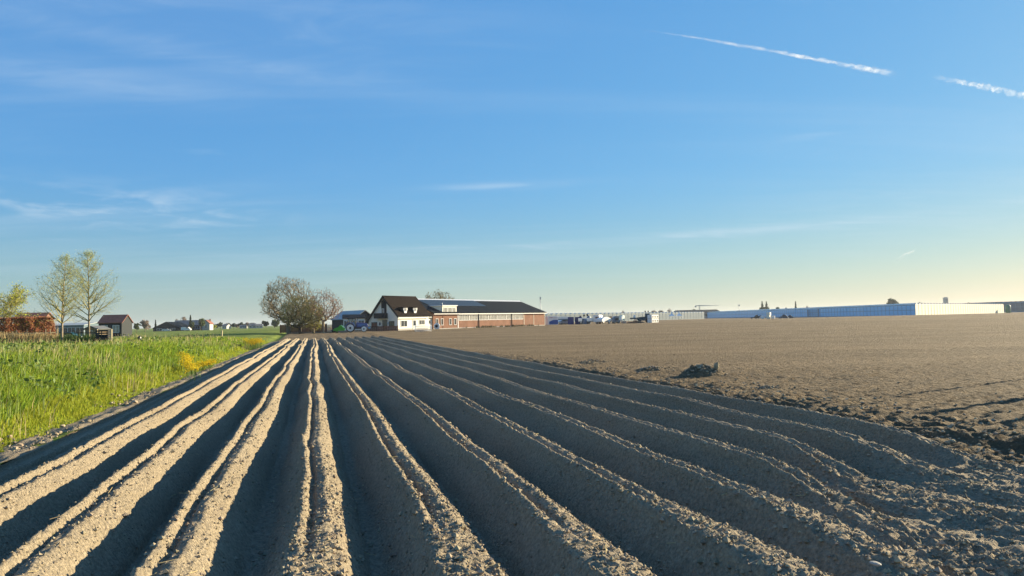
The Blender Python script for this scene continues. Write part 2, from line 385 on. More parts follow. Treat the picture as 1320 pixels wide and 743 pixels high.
m_green = M('bright_green_paint', (.05, .42, .035), .4, .1, 2, coat=.3)
m_rim = M('off_white_rim', (.84, .82, .74), .45, .08, 4)
m_cglass = glass_mat('cab_glass', (.10, .16, .14), .3)
m_navy = M('navy_container', (.012, .028, .16), .45, .12, 1, .2, 5)
m_boxblue = M('blue_panel_print', (.02, .085, .30), .4, .06, 2)
m_teal = M('teal_paint', (.015, .07, .095), .45, .15, 2)
m_steel = M('blue_grey_steel', (.12, .16, .22), .45, .15, 1.5, metal=.2)
m_gsteel = M('galvanised_steel', (.34, .36, .38), .4, .12, 3, metal=.5)
m_wpaint = M('white_vehicle_paint', (.80, .79, .74), .35, .05, 2, coat=.3)
m_red = M('faded_red', (.42, .08, .06), .6, .1, 3)
m_salmon = M('salmon_carton', (.55, .36, .25), .8, .1, 3)
m_tarp = M('dark_tarpaulin', (.018, .035, .042), .5, .2, 2, .5, 6)
m_ghskytint = M('greenhouse_glass_sky_tint', (.20, .60, .90), .25, .06, .3, spec=.5)  # blue sky reflection on the side glass painted in as base colour
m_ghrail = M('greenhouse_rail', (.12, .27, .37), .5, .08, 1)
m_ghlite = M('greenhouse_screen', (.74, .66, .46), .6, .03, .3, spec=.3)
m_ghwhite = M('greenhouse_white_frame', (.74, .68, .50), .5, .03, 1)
m_ghpale = M('greenhouse_glass_pale', (.075, .125, .155), .35, .08, .3, spec=.6)
m_ghframe = M('greenhouse_grey_frame', (.10, .155, .18), .6)
m_ghroof = glass_mat('greenhouse_roof_glass', (.35, .47, .5), .45)
m_farwall = M('far_wall', (.40, .40, .38), .9, .12, .3)
m_tower = M('tower_concrete', (.30, .31, .31), .9, .1, .2)

# ------------------------------------------------------------------ the land
def sheet(name, us, ts, zf, mat, parent=None):
    U, T = np.meshgrid(us, ts); X, Y = uv2xy(U, T)
    o = np_mesh(name, np.stack([X, Y, zf(X, Y)], -1), grid_faces(len(ts), len(us)), mat, parent, True)
    return o
def graded(a, b, s0, g, m=9e9):
    r = [a]; 
    while r[-1] < b: r.append(r[-1]+min(m, s0+g*(r[-1]-a)))
    r[-1] = b
    return np.array(r)
def zfar(x, y): return np.full_like(x, -.45)
g = np.concatenate([-graded(0, 6000, 60, .12)[::-1], graded(0, 6000, 60, .12)[1:]])
GX, GY = np.meshgrid(g, g)
tag(np_mesh('ground', np.stack([GX, GY, zfar(GX, GY)], -1), grid_faces(len(g), len(g)), m_farland), 'flat dull farmland stretching to the horizon', None, None, 'structure')
# meadow to the left of the rows
us = np.unique(np.concatenate([UL-graded(0, 3000, .12, .035)])) ; us = np.sort(us)
ts = np.concatenate([-graded(0, 30, .4, .1)[::-1], graded(0, 3500, .3, .02)[1:]])
tag(sheet('meadow', us, ts, lambda x, y: zbase(x, y)+.05*vn(x/.5, y/.5, 3)*(np.hypot(x, y) < 90), m_mead), 'green meadow and grassy bank left of the ridged field', None, None, 'structure')
# tilled field to the right
us = UR+graded(0, 900, .045, .0125); ts = np.concatenate([-graded(0, 25, .25, .1)[::-1], graded(0, 15, .09, .0)[1:], 15+graded(0, 620, .10, .012)[1:]])
tag(sheet('tilled_field', us, ts, ztill, m_till), 'flat tilled brown field right of the ridges', None, None, 'structure')
us = np.linspace(UL-1.15, UL+.02, 26); ts = np.concatenate([np.linspace(-20, 5, 40)[:-1], 5+graded(0, 107, .05, .012)])
tag(sheet('field_margin', us, ts, lambda x, y: zbase(x, y)-.10*sstep(UL-.75, UL-1.15, xy2uv(x, y)[0])-.01+sstep(UL+.02, UL-.22, xy2uv(x, y)[0])*(.05+.05*vn(x/.45, y/.45, 24)+.03*clods(x, y, np.hypot(x, y), 25, .2, 3)), m_ridge), 'crumbly bare soil margin between grass and ridges', None, None, 'structure')
# headland beyond the far ends of the rows
us = np.linspace(UL, UR, 50); ts = graded(T_END, 420, .35, .012)
tag(sheet('headland', us, ts, lambda x, y: zbase(x, y)+.06*vn(x/.9, y/.6, 14)+.05*vn(x/.35, y/.35, 15), m_head), 'rough bare headland where the ridges end', None, None, 'structure')

# ridged field: each ridge is a strip from furrow to furrow
aa = np.array([0, .012, .024, .036, .05, .065, .08, .10, .12, .135, .15, .165, .18, .195, .215, .235, .255, .275, .295, .315, .335, .355, .375, .395, .415, .435, .455, .475, .5])
ss = np.concatenate([-aa[::-1], aa[1:]])
tt = np.concatenate([graded(-4, 4.2, .18, 0)[:-1], 4.2+graded(0, T_END-4.2, .022, .0078)])
T0 = {4: 4.0, 5: 6.1, 6: 7.7, 7: 7.7, 8: 8.3}
HR = .47; ZF = -.12
def ridge_xyz(k):
    S, T = np.meshgrid(ss, tt)
    wob = .075*vn(T/9.0, T*0+(k//2), 50)+.05*vn(T/3.1, T*0+k, 51)+.018*vn(T/.9, T*0+k, 52)
    wob = wob*(1-sstep(.38, .5, np.abs(S)))
    # furrow line itself shared by neighbours
    U = U0+(k+S)*SP + wob
    X, Y = uv2xy(U, T); d = np.hypot(X, Y)
    t0 = T0.get(k, 2.2)
    amp = sstep(t0, t0+2.6, T)*(1-sstep(T_END-1.6, T_END-.1, T))
    # the neighbour's ramp at the shared furrow
    near = sstep(8.3, 5.6, T)*(1 if k >= 0 else .25)
    s2 = S+.012*vn(T/.35, S*9, 60+k)*np.clip(1-d/50, 0, 1)
    ca = .16+.045*near; a = np.abs(s2)
    f = np.clip((.462-a)/(.462-ca), 0, 1)
    f = np.where(f < .12, f*f/.24+0*f, f-.06)/.94
    f = np.where(f > .9, 1-(1-f)**2*5-.05+.05, f) if False else f
    crest = sstep(.80, 1.0, f)
    gro = np.exp(-((s2+.045)/.030)**2)*(1-near)*(.85+.3*vn(T/1.7, T*0+k, 70))
    lip = .045*(np.exp(-((s2-.085)/.05)**2)+.9*np.exp(-((s2+.125)/.035)**2))
    hk = (.16 if k == -4 else 1.0)*(1+.06*vn(T/2.6, T*0+k, 71))
    z = ZF + amp*(HR*hk*f - .030*np.clip((s2-.06)/.1, -1, 1)*crest + lip*(1-near) - .095*gro*crest)
    z = z + (1-amp)*(.17+.08*vn(X/.8, Y/.8, 90)+.04*vn(X/.33, Y/.28, 93))*sstep(.5, .3, a*0+.2)
    c = clods(X, Y, d, 20, .12, 4)
    z = z + c*(.006+.0105*crest*(1+.9*near)+.021*(1-amp))*np.clip(1.2-d/70, .25, 1) * sstep(.5, .47, a)**0
    # scrape marks down the flanks
    z = z + (.014*vn(T/.10+S*5, S*4+k, 95)+.016*vn(T/.35, S*7+k, 96)+.012*np.clip(clods(X, Y, d, 97, .09, 3), 0, 2))*(1-crest)*np.clip(1.1-d/24, 0, 1)
    return X, Y, z
rf = thing('ridged_field', 'long earth ridges with dark furrows running to the farm', 'field'); del rf['category']; rf['kind'] = 'structure'
prevR = None
FACES = grid_faces(len(tt), len(ss))
for k in ROWS:
    X, Y, Z = ridge_xyz(k)
    if prevR is not None:                       # weld the shared furrow line
        Z[:, 0] = prevR
    if k == ROWS[0]: Z[:, 0] = zbase(*uv2xy(UL, tt))+.004
    prevR = Z[:, -1].copy()
    if k == ROWS[-1]: Z[:, -1] = ztill(*uv2xy(UR, tt))-.01; Z[:, -2] = (Z[:, -1]+Z[:, -3])/2
    X[:, 0], Y[:, 0] = uv2xy(U0+(k-.5)*SP, tt); X[:, -1], Y[:, -1] = uv2xy(U0+(k+.5)*SP, tt)
    np_mesh('soil_ridge', np.stack([X, Y, Z], -1), FACES, m_ridge, rf, True)

# straw bits lying on the ridges
def straw_bits():
    r = np.random.default_rng(77); VV = []; FF = []; b = 0
    for k in ROWS[1:]:
        X, Y, Z = ridge_xyz(k); w = (tt[:, None] > 5)*np.ones_like(X)*np.gradient(tt)[:, None]/np.maximum(np.hypot(X, Y), 5)**1.2
        idx = r.choice(X.size, 46, p=(w/w.sum()).ravel())
        for i in idx:
            p = np.array([X.ravel()[i], Y.ravel()[i], Z.ravel()[i]+.012]); a = r.uniform(0, 6.28); L = r.uniform(.03, .11); d = np.array([math.cos(a), math.sin(a), r.uniform(-.1, .4)])*L; e = np.array([-math.sin(a), math.cos(a), 0])*.0035; u_ = np.array([0, 0, .005])
            VV += [p-d-e, p-d+e, p+d+e, p+d-e, p-d+u_, p+d+u_]; FF += [(b, b+1, b+4, b+4), (b+1, b+2, b+5, b+4), (b+2, b+3, b+5, b+5), (b+3, b, b+4, b+5), (b, b+3, b+2, b+1)]; b += 6
    me = bpy.data.meshes.new('straw_bits'); me.from_pydata([tuple(v) for v in VV], [], [tuple(dict.fromkeys(f)) for f in FF]); me.materials.append(m_dry)
    o = bpy.data.objects.new('straw_bits', me); col.objects.link(o); tag(o, 'pale bits of straw scattered over the ridges', None, None, 'stuff')
straw_bits()
# loose clods: jittered low polyhedra, joined, uncountable
def icosa():
    p = (1+5**.5)/2
    V = np.array([(-1,p,0),(1,p,0),(-1,-p,0),(1,-p,0),(0,-1,p),(0,1,p),(0,-1,-p),(0,1,-p),(p,0,-1),(p,0,1),(-p,0,-1),(-p,0,1)], float)/1.9
    F = np.array([(0,11,5),(0,5,1),(0,1,7),(0,7,10),(0,10,11),(1,5,9),(5,11,4),(11,10,2),(10,7,6),(7,1,8),(3,9,4),(3,4,2),(3,2,6),(3,6,8),(3,8,9),(4,9,5),(2,4,11),(6,2,10),(8,6,7),(9,8,1)])
    return V, F
IV, IF = icosa()
OV = np.array([(1,0,0),(0,1,0),(-1,0,0),(0,-1,0),(0,0,1),(0,0,-1)], float); OF = np.array([(0,1,4),(1,2,4),(2,3,4),(3,0,4),(1,0,5),(2,1,5),(3,2,5),(0,3,5)])
def clod_cloud(name, P, sz, mat, parent=None, seed=1, flat=.75, low=False):
    r = np.random.default_rng(seed); n = len(P); BV, BF = (OV, OF) if low else (IV, IF); nv = len(BV)
    V = BV[None]*(1+r.uniform(-.32, .32, (n, nv, 1)))*sz[:, None, None]
    a = r.uniform(0, 6.28, n); c, s = np.cos(a)[:, None], np.sin(a)[:, None]
    V = np.stack([V[..., 0]*c-V[..., 1]*s, (V[..., 0]*s+V[..., 1]*c)*r.uniform(.7, 1.2, (n, 1)), V[..., 2]*flat], -1)+P[:, None]
    F = BF[None]+np.arange(n)[:, None, None]*nv
    return np_mesh(name, V.reshape(-1, 3), F.reshape(-1, 3), mat, parent)
def ridge_z(k, s, t):
    z = np.interp  # crest height is enough for loose crumbs
    return None
P = []; Sz = []
for k in ROWS:
    X, Y, Z = ridge_xyz(k)
    D = np.hypot(X, Y)
    A = np.broadcast_to(np.abs(ss)[None], X.shape)
    w = (np.where(A < .2, 1.0, .42))*np.gradient(tt)[:, None]*np.gradient(ss)[None]/np.maximum(D, 5)**1.0
    w = w*np.where((k >= 0) & (tt[:, None] < 9.5), 2.2, 1)*(tt[:, None] > 3)*(D < 40)
    n = 7600 if k >= 0 else 4200
    idx = rng.choice(X.size, n, p=(w/w.sum()).ravel())
    s_ = np.exp(rng.normal(math.log(.0105), .5, n)); s_ = np.clip(s_, .005, .04)
    P.append(np.stack([X.ravel()[idx]+rng.normal(0, .008, n), Y.ravel()[idx]+rng.normal(0, .02, n), Z.ravel()[idx]+s_*.25], -1)); Sz.append(s_)
tag(clod_cloud('soil_crumbs', np.concatenate(P), np.concatenate(Sz), m_clod, None, 3, .75, True), 'loose crumbs of dry soil lying on the ridges', None, None, 'stuff')
n = 2600; u = UR+.1+rng.exponential(1.6, n); t = 7+rng.beta(1, 3.2, n)*75; X, Y = uv2xy(u, t)
s_ = np.clip(np.exp(rng.normal(math.log(.022), .5, n)), .008, .05)
tag(clod_cloud('field_edge_clods', np.stack([X, Y, ztill(X, Y)+s_*.3], -1), s_, m_clod, None, 4), 'scattered clods along the edge of the tilled field', None, None, 'stuff')
n = 1500; u = UL+rng.normal(-.45, .45, n); t = 7+rng.beta(1, 2.5, n)*70; X, Y = uv2xy(u, t); ok = (u < UL-.02) & (vn(t/1.3, t*0, 58) > -.2)
X, Y = X[ok], Y[ok]; s_ = np.clip(np.exp(rng.normal(math.log(.024), .5, len(X))), .010, .08)
tag(clod_cloud('bank_edge_clods', np.stack([X, Y, zbase(X, Y)+.05+s_*.4], -1), s_, m_clod, None, 5), 'crumbled clods between the grass and the first ridge', None, None, 'stuff')

def heap(label, px, depth, w, h, seed, rz, n=90):
    x, y = at(px, depth); b = float(ztill(np.array(x), np.array(y)))
    t = thing('soil_heap', label, 'soil heap', (x, y, b-.05), rz)
    a = np.linspace(-1, 1, 40); A, B = np.meshgrid(a, a); r = np.hypot(A, B)
    prof = np.clip(1-r, 0, 1)**.8
    Z = .8*h*prof*(1+.6*vn(A*3, B*3, seed)+.4*vn(A*8, B*8, seed+1)) - .04*(r > .9)
    np_mesh('mound', np.stack([A*w/2, B*w*.32, Z], -1), grid_faces(40, 40), m_head, t, True)
    r_ = np.random.default_rng(seed); q = r_.normal(0, .33, (n, 2)); s_ = r_.uniform(.02, .07, n)*(h/.4)**.5
    zz = h*np.clip(1-np.hypot(q[:, 0], q[:, 1]), 0, 1)**.8
    o = clod_cloud('clods', np.stack([q[:, 0]*w/2, q[:, 1]*w*.32, zz], -1), s_, m_clod, t, seed+2); o['kind'] = 'stuff'
    return t
heap('largest dark clod heap at the edge of the tilled field', 903, 27.5, 2.2, .46, 11, .3, 130)
heap('small clod heap just left of the largest heap by the last ridge', 838, 31, 2.0, .22, 13, .2)
heap('low clod heap farther back along the last ridge, beyond two others', 762, 37, 2.4, .20, 15, .25)
heap('faint low heap of clods right of the largest heap', 985, 22, 1.5, .15, 17, .2)
# upright lump on the biggest heap
x, y = at(921, 27.3); o = clod_cloud('standing_clod', np.array([[x, y, float(ztill(np.array(x), np.array(y)))+.33]]), np.array([.11]), m_clod, None, 8, 1.5)
tag(o, 'upright clod standing on the right end of the largest heap', 'clod')

# stones in the foreground
def stone(name, label, px, py, depth, s, mat, flat, seed):
    x, y = at(px, depth); z = zat(px, py, depth)
    o = clod_cloud(name, np.array([[0., 0, 0]]), np.array([s]), mat, None, seed, flat); o.location = (x, y, z)
    m = o.modifiers.new('s', 'SUBSURF'); m.levels = m.render_levels = 1
    return tag(o, label, 'stone')
stone('stone', 'pale yellowish stone lying on the ridge at the bottom edge', 794, 737, 5.95, .085, m_stone, .8, 5)
stone('stone', 'flat grey stone in the furrow near the bottom right', 1115, 727, 5.95, .06, M('grey_stone', (.30, .28, .24), .8), .3, 6)

# unseen posts added outside the right edge to cast shadow lines on the soil
def shadow_post(label, tip, L, board, rz, r):
    ax, ay = math.sin(SUN_AZ), math.cos(SUN_AZ); x, y = tip[0]+ax*L, tip[1]+ay*L; h = L*math.tan(SUN_EL)
    t = thing('shadow_caster_post', label, 'shadow caster', (x, y, float(ztill(np.array(x), np.array(y)))), rz)
    MB().tube((0, 0, -.3), (0, 0, h), r, r*.85, 10).build('pole', m_wood, t)
    if board:
        b = MB().bev(-board[0]/2, board[0]/2, -.19, -.15, h-board[1], h+.02, .02).build('board', m_wood, t); MB().box(-.09, .09, -.149, -.05, h-board[1]*.6, h-board[1]*.5).build('bracket', m_gsteel, b)
    return t
SPOSTS = [('unseen tall stout post added outside the right edge for its shadow, second from the tractor side', (8.4, 15.6), 12.5, None, .15), ('unseen short stout post added outside the right edge for its shadow', (9.2, 14.1), 11.0, None, .17), ('unseen post with a board added nearest outside the right edge for its shadow', (10.0, 13.0), 9.5, (.8, .5), .12), ('unseen thin low post added farther outside the right edge for its shadow', (9.6, 19.0), 12.0, None, .06)]

def leaves_mesh(P, s, seed):
    r = np.random.default_rng(seed); n = len(P)
    a = r.normal(size=(n, 3)); a /= np.linalg.norm(a, axis=1, keepdims=True); b = np.cross(a, r.normal(size=(n, 3))); b /= np.linalg.norm(b, axis=1, keepdims=True)
    a = a*s[:, None]; b = b*s[:, None]*.6
    V = np.stack([P-a, P-b, P+a, P+b], 1).reshape(-1, 3)
    return V, np.arange(n*4).reshape(-1, 4)
# ------------------------------------------------------------------ grass, joined: nobody could count it
def blades(name, P, h, w, mat, seed, lean=.24, wind=(.14, -.06)):
    r = np.random.default_rng(seed); n = len(P); a = r.uniform(0, 6.283, n)
    side = np.stack([np.cos(a), np.sin(a), np.zeros(n)], -1)*w[:, None]
    ln = np.stack([r.normal(wind[0], lean, n), r.normal(wind[1], lean, n), np.zeros(n)], -1)*h[:, None]
    upv = np.array([0, 0, 1.])[None]*h[:, None]
    V = np.stack([P-side, P+side, P+upv*.55+ln*.3+side*.75, P+upv*.55+ln*.3-side*.75, P+upv*.97+ln], 1)
    b = np.arange(n)[:, None]*5
    F = np.concatenate([b+np.array([[0, 1, 2]]), b+np.array([[0, 2, 3]]), b+np.array([[3, 2, 4]])], 0)
    return np_mesh(name, V.reshape(-1, 3), F, mat)
def sample_bank(n, umin, umax, tmin, tmax, p=1.6, seed=0):
    r = np.random.default_rng(seed); out = []
    while sum(len(o) for o in out) < n:
        u = r.uniform(umin, umax, n*3); t = tmin+(tmax-tmin)*r.uniform(0, 1, n*3)**1.6; x, y = uv2xy(u, t)
        vis = (np.abs(x/np.maximum(y, .1)) < .78) & (y > 5)
        keep = vis & (r.uniform(0, 1, n*3) < (14/np.maximum(np.hypot(x, y), 14))**p*2.2)
        out.append(np.stack([x, y], -1)[keep])
    return np.concatenate(out)[:n]
Q = sample_bank(165000, -42, UL-.75, 8, 115, 1.35, 1); x, y = Q[:, 0], Q[:, 1]; u, t = xy2uv(x, y); d = np.hypot(x, y)
hh = .84*(.30+.34*(vn(x/1.3, y/1.3, 4)*.5+.5)+.16*vn(x/.4, y/.4, 6))*rng.uniform(.6, 1.2, len(x))*np.clip((UL-.5-u)/1.6, .35, 1)*(1-.45*sstep(45, 95, d))
Pz = np.stack([x, y, zbase(x, y)-.03], -1)
edge = (u > UL-2.0+.5*vn(t/2, t*0, 9)) | (vn(x/5, y/5, 12) > .62)
tag(blades('tall_grass', Pz[~edge], hh[~edge], .0035+.00042*d[~edge], m_gr1, 2), 'tall lush green grass covering the bank', None, None, 'stuff')
tag(blades('edge_grass', Pz[edge], hh[edge]*.85, .0035+.00042*d[edge], m_gr2, 3), 'short yellow-green grass along the edge of the soil', None, None, 'stuff')
Q = sample_bank(3500, -42, UL-1.0, 9, 100, .9, 5); x, y = Q[:, 0], Q[:, 1]
ok = (vn(x/4, y/4, 44) > -.1); x, y = x[ok], y[ok]; d = np.hypot(x, y)
tag(blades('dry_stalks', np.stack([x, y, zbase(x, y)], -1), rng.uniform(.45, .8, len(x)), .002+.00022*d, m_dry, 6), 'pale dry stalks among the bank grass', None, None, 'stuff')
# broad-leaved weeds and pale seed heads in the tall grass
Q = sample_bank(900, -42, UL-1.6, 9, 90, 1.0, 15); x, y = Q[:, 0], Q[:, 1]; ok = vn(x/2.2, y/2.2, 46) > .25; x, y = x[ok], y[ok]; nn = len(x)
WP = np.repeat(np.stack([x, y, zbase(x, y)], -1), 9, 0)+np.stack([rng.normal(0, .13, nn*9), rng.normal(0, .13, nn*9), rng.uniform(.12, .62, nn*9)], -1)
V, F = leaves_mesh(WP, rng.uniform(.05, .12, nn*9), 16); tag(np_mesh('bank_weeds', V, F, m_weed), 'dark broad-leaved weeds scattered through the bank grass', None, None, 'stuff')
Q = sample_bank(2000, -42, UL-1.4, 9, 80, 1.2, 17); x, y = Q[:, 0], Q[:, 1]; d = np.hypot(x, y)
ok = vn(x/3, y/3, 47) > -.15; x, y, d = x[ok], y[ok], d[ok]
tag(blades('seed_heads', np.stack([x, y, zbase(x, y)+.15], -1), rng.uniform(.35, .62, len(x)), .0022+.00026*d, m_seed, 18, .12, (.12, -.04)), 'silvery seed heads standing above the bank grass', None, None, 'stuff')

def rape(label, px, depth, w, l, n, h, seed, rz=0):
    x, y = at(px, depth); t = thing('flowering_rape', label, 'flowers', (x, y, gz(x, y)), rz, 'yellow flowers on the bank')
    r = np.random.default_rng(seed); q = np.clip(r.normal(0, .36, (n, 2)), -1, 1)*np.array([w/2, l/2])
    X = q[:, 0]*math.cos(rz)-q[:, 1]*math.sin(rz)+x; Y = q[:, 0]*math.sin(rz)+q[:, 1]*math.cos(rz)+y
    b = zbase(X, Y)-gz(x, y); hs_ = h*r.uniform(.7, 1.15, n)
    base = np.stack([q[:, 0], q[:, 1], b], -1)
    o = blades('stem', base, hs_, np.full(n, .012), m_rapeleaf, seed, .08, (0, 0)); o.parent = t; o['kind'] = 'stuff'
    k = 7; tp = np.repeat(base, k, 0)+np.stack([r.normal(0, .07, n*k), r.normal(0, .07, n*k), np.repeat(hs_, k)*r.uniform(.72, 1.05, n*k)], -1)
    o = clod_cloud('blossom', tp, r.uniform(.014, .034, n*k), m_yel, t, seed, .8); o['kind'] = 'stuff'
pa, pb = at(251, 35), at(234, 50)
rape('long drift of yellow flowers farthest left on the bank', 243, 39, .9, math.hypot(pa[0]-pb[0], pa[1]-pb[1])*1.15, 170, .6, 21, math.atan2(pb[1]-pa[1], pb[0]-pa[0])-R(90))
rape('middle small clump of yellow flowers on the bank', 266, 42, 1.1, 3, 80, .5, 22, R(20))
rape('far dense clump of yellow flowers near the end of the bank', 327, 76, 2.2, 4.0, 240, 1.0, 23)

# ------------------------------------------------------------------ trees
for lab, tip, L_, bd_, r_p in SPOSTS: shadow_post(lab, tip, L_, bd_, -SUN_AZ, r_p)
def segs_mesh(segs, n=3):
    A = np.array([s[0] for s in segs]); B = np.array([s[1] for s in segs]); ra = np.array([s[2] for s in segs]); rb = np.array([s[3] for s in segs])
    d = B-A; d /= np.linalg.norm(d, axis=1, keepdims=True)+1e-9
    ref = np.where(np.abs(d[:, 2:3]) > .9, np.array([[1., 0, 0]]), np.array([[0, 0, 1.]]))
    p = np.cross(d, ref); p /= np.linalg.norm(p, axis=1, keepdims=True); q = np.cross(d, p)
    ang = np.arange(n)*2*math.pi/n
    off = p[:, None]*np.cos(ang)[None, :, None]+q[:, None]*np.sin(ang)[None, :, None]
    V = np.concatenate([A[:, None]+off*ra[:, None, None], B[:, None]+off*rb[:, None, None]], 1)
    i = np.arange(n); j = (i+1) % n
    f = np.stack([i, j, j+n, i+n], -1)
    F = f[None]+(np.arange(len(A))*2*n)[:, None, None]
    return V.reshape(-1, 3), F.reshape(-1, 4)
def grow(rg, h, spec):
    big, fine, pts = [], [], []
    mx_ = spec['lv']
    def br(p, d, L, r, lv):
        n = spec['seg'][lv]; q = np.array(p, float); d = np.array(d, float)
        for i in range(n):
            f = (i+1)/n
            d = d+rg.normal(0, spec['wob'][lv], 3)+np.array([0, 0, spec['trop'][lv]]); d /= np.linalg.norm(d)
            q2 = q+d*L/n; ra = r*(1-.8*i/n); rb = r*(1-.8*f)
            (big if lv <= spec['biglv'] else fine).append((q, q2, max(ra, spec['rmin']), max(rb, spec['rmin'])))
            if lv < mx_ and f > spec['clear'][lv]:
                for c in range(spec['kids'][lv]):
                    pr = np.cross(d, rg.normal(size=3)); pr /= np.linalg.norm(pr)+1e-9
                    an = R(rg.uniform(*spec['ang'][lv])); nd = d*math.cos(an)+pr*math.sin(an)
                    fall = spec['shape'](f) if lv == 0 else (1-.45*f)
                    br(q2, nd, L*spec['ratio'][lv]*fall*rg.uniform(.75, 1.2), max(rb*.62, spec['rmin']), lv+1)
            if lv >= mx_-1: pts.append(q2)
            q = q2
    br((0, 0, -.1), (0, 0, 1), h*spec['trunk'], spec['r'], 0)
    return big, fine, np.array(pts)
def tree(label, px, depth, h, spec, seed, bark, twig, leaf=None, nleaf=0, ls=.05, spread=.12, name='tree', wscale=1.0, group=None, zoff=0):
    x, y = at(px, depth); t = thing(name, label, 'tree', (x, y, gz(x, y)+zoff), 0, group)
    rg = np.random.default_rng(seed); big, fine, pts = grow(rg, h, spec)
    allp = np.array([s[1] for s in big+fine]); k = h/allp[:, 2].max(); kw = k*wscale
    sc_ = np.array([kw, kw, k])
    def S(sg): return [(a*sc_, b*sc_, ra, rb) for a, b, ra, rb in sg]
    V, F = segs_mesh(S(big), 7); np_mesh('trunk', V, F, bark, t, True)
    c = None
    if fine:
        V, F = segs_mesh(S(fine), 3); c = np_mesh('crown', V, F, twig, t)
    if leaf and nleaf:
        pp = pts*sc_; P = pp[rg.integers(0, len(pp), nleaf)]+rg.normal(0, spread, (nleaf, 3))
        P = P[P[:, 2] > h*spec.get('leafmin', .2)]
        V, F = leaves_mesh(P, rg.uniform(.6, 1.3, len(P))*ls, seed); np_mesh('leaves', V, F, leaf, c or t)
    return t
YOUNG = dict(lv=3, seg=(16, 6, 4, 3), wob=(.02, .07, .12, .15), trop=(.02, .07, .05, .03), clear=(.22, .15, .2, 0), kids=(4, 1, 1), biglv=0,
             ang=((48, 66), (30, 50), (30, 55)), ratio=(.33, .50, .55), shape=lambda f: 1.18*(1-f)**.75+.16, r=.11, rmin=.007, trunk=1, leafmin=.25)
ROUND = dict(lv=4, seg=(5, 7, 5, 4, 3), wob=(.03, .10, .13, .16, .2), trop=(.02, .045, .03, .02, .01), clear=(.45, .12, .1, .1, 0), kids=(5, 2, 2, 1), biglv=1,
             ang=((12, 68), (25, 50), (25, 55), (25, 60)), ratio=(2.0, .46, .52, .6), shape=lambda f: 1.0, r=.32, rmin=.017, trunk=.30, leafmin=.1)
BUSHY = dict(ROUND, seg=(3, 5, 5, 4, 3), r=.24, ang=((30, 78), (30, 60), (30, 60), (30, 60)), trunk=.26, clear=(.3, .1, .1, .1, 0))
tree('left of two tall young thin-leaved trees, pale trunk before the fence', 80, 69, 8.4, YOUNG, 31, m_barkpale, m_twiggreen, m_lf_lime, 6500, .035, .16, 'young_tree')
tree('right of two tall young thin-leaved trees, behind the fence', 115, 74, 9.1, YOUNG, 36, m_bark, m_twiggreen, m_lf_lime, 6500, .037, .16, 'young_tree')
tree('blossoming pear tree cut by the left edge above the hedge', -8, 78, 6.9, dict(BUSHY, r=.16, rmin=.012, trunk=.3), 33, m_bark, m_twiggreen, m_lf_yel, 7000, .075, .22, 'pear_tree')
def dome_tree(label, px, depth, h, w, zlow, seed, bark, twig, leaf=None, nleaf=0, ls=.08, name='bare_tree', n=1100, trunk_h=None, r_tip=.016, lean=0, grp=None):
    """branches reach for points spread through a domed crown; thickness follows what each branch carries"""
    x, y = at(px, depth); t = thing(name, label, 'tree', (x, y, gz(x, y))); rg = np.random.default_rng(seed)
    th = trunk_h or h*.22; zc = zlow+(h-zlow)*.42
    q = rg.normal(size=(n*2, 3)); q /= np.linalg.norm(q, axis=1, keepdims=True); q *= rg.uniform(.25, 1, (n*2, 1))**.45
    q *= 1+.13*vn(q[:, :1]*2.2+seed, q[:, 1:2]*2.2+q[:, 2:3]*1.7, seed)
    q = q*np.where(q[:, 2:3] > 0, np.array([[w/2, w/2, h-zc]]), np.array([[w/2, w/2, zc-zlow]]))+np.array([[lean, 0, zc]])
    q = q[:n]; top_ = np.array([0, 0, th]); q = q[np.argsort(np.linalg.norm(q-top_, axis=1))]
    N = np.zeros((n*4+12, 3)); par = np.full(len(N), -1); pl = np.zeros(len(N)); m = 0
    for i in range(6):
        N[m] = (rg.normal(0, .02), rg.normal(0, .02), -.15+(th+.15)*i/5); par[m] = m-1; pl[m] = N[m][2]; m += 1
    tips = []
    for p in q:
        dd = np.linalg.norm(N[2:m]-p, axis=1); back = np.clip(N[2:m, 2]-p[2], 0, None)
        j = 2+int(np.argmin(dd+.28*pl[2:m]+1.0*back)); L = dd[j-2]; a = N[j].copy(); k = 3 if L > .9 else (2 if L > .4 else 1)
        pr = j
        for i in range(1, k+1):
            f = i/k; v = a+(p-a)*f; v[2] += -.10*L*math.sin(math.pi*f)+0; v += rg.normal(0, .03*L, 3)*(f < 1)
            N[m] = v; par[m] = pr; pl[m] = pl[pr]+np.linalg.norm(v-N[pr]); pr = m; m += 1
        tips.append(m-1)
    cnt = np.zeros(m); cnt[tips] = 1
    for i in range(m-1, 0, -1): cnt[par[i]] += cnt[i]
    rad = r_tip*np.maximum(cnt, 1)**.43
    big, fine = [], []
    for i in range(1, m): (big if cnt[i] > 14 else fine).append((N[par[i]], N[i], min(rad[par[i]], rad[i]*1.6), rad[i]))
    for i in tips:
        d = N[i]-N[par[i]]; d /= np.linalg.norm(d)+1e-6
        for c in range(4):
            e = d+rg.normal(0, .55, 3)+np.array([0, 0, .25]); e = e/np.linalg.norm(e)*rg.uniform(.25, .6)*h/11; fine.append((N[i], N[i]+e, r_tip*.9, r_tip*.5))
    V, F = segs_mesh(big, 7); np_mesh('trunk', V, F, bark, t, True); V, F = segs_mesh(fine, 3); c = np_mesh('crown', V, F, twig, t)
    if leaf:
        P = N[np.array(tips)][rg.integers(0, len(tips), nleaf)]+rg.normal(0, .28, (nleaf, 3)); V, F = leaves_mesh(P, rg.uniform(.6, 1.3, nleaf)*ls, seed); np_mesh('leaves', V, F, leaf, c)
    return t
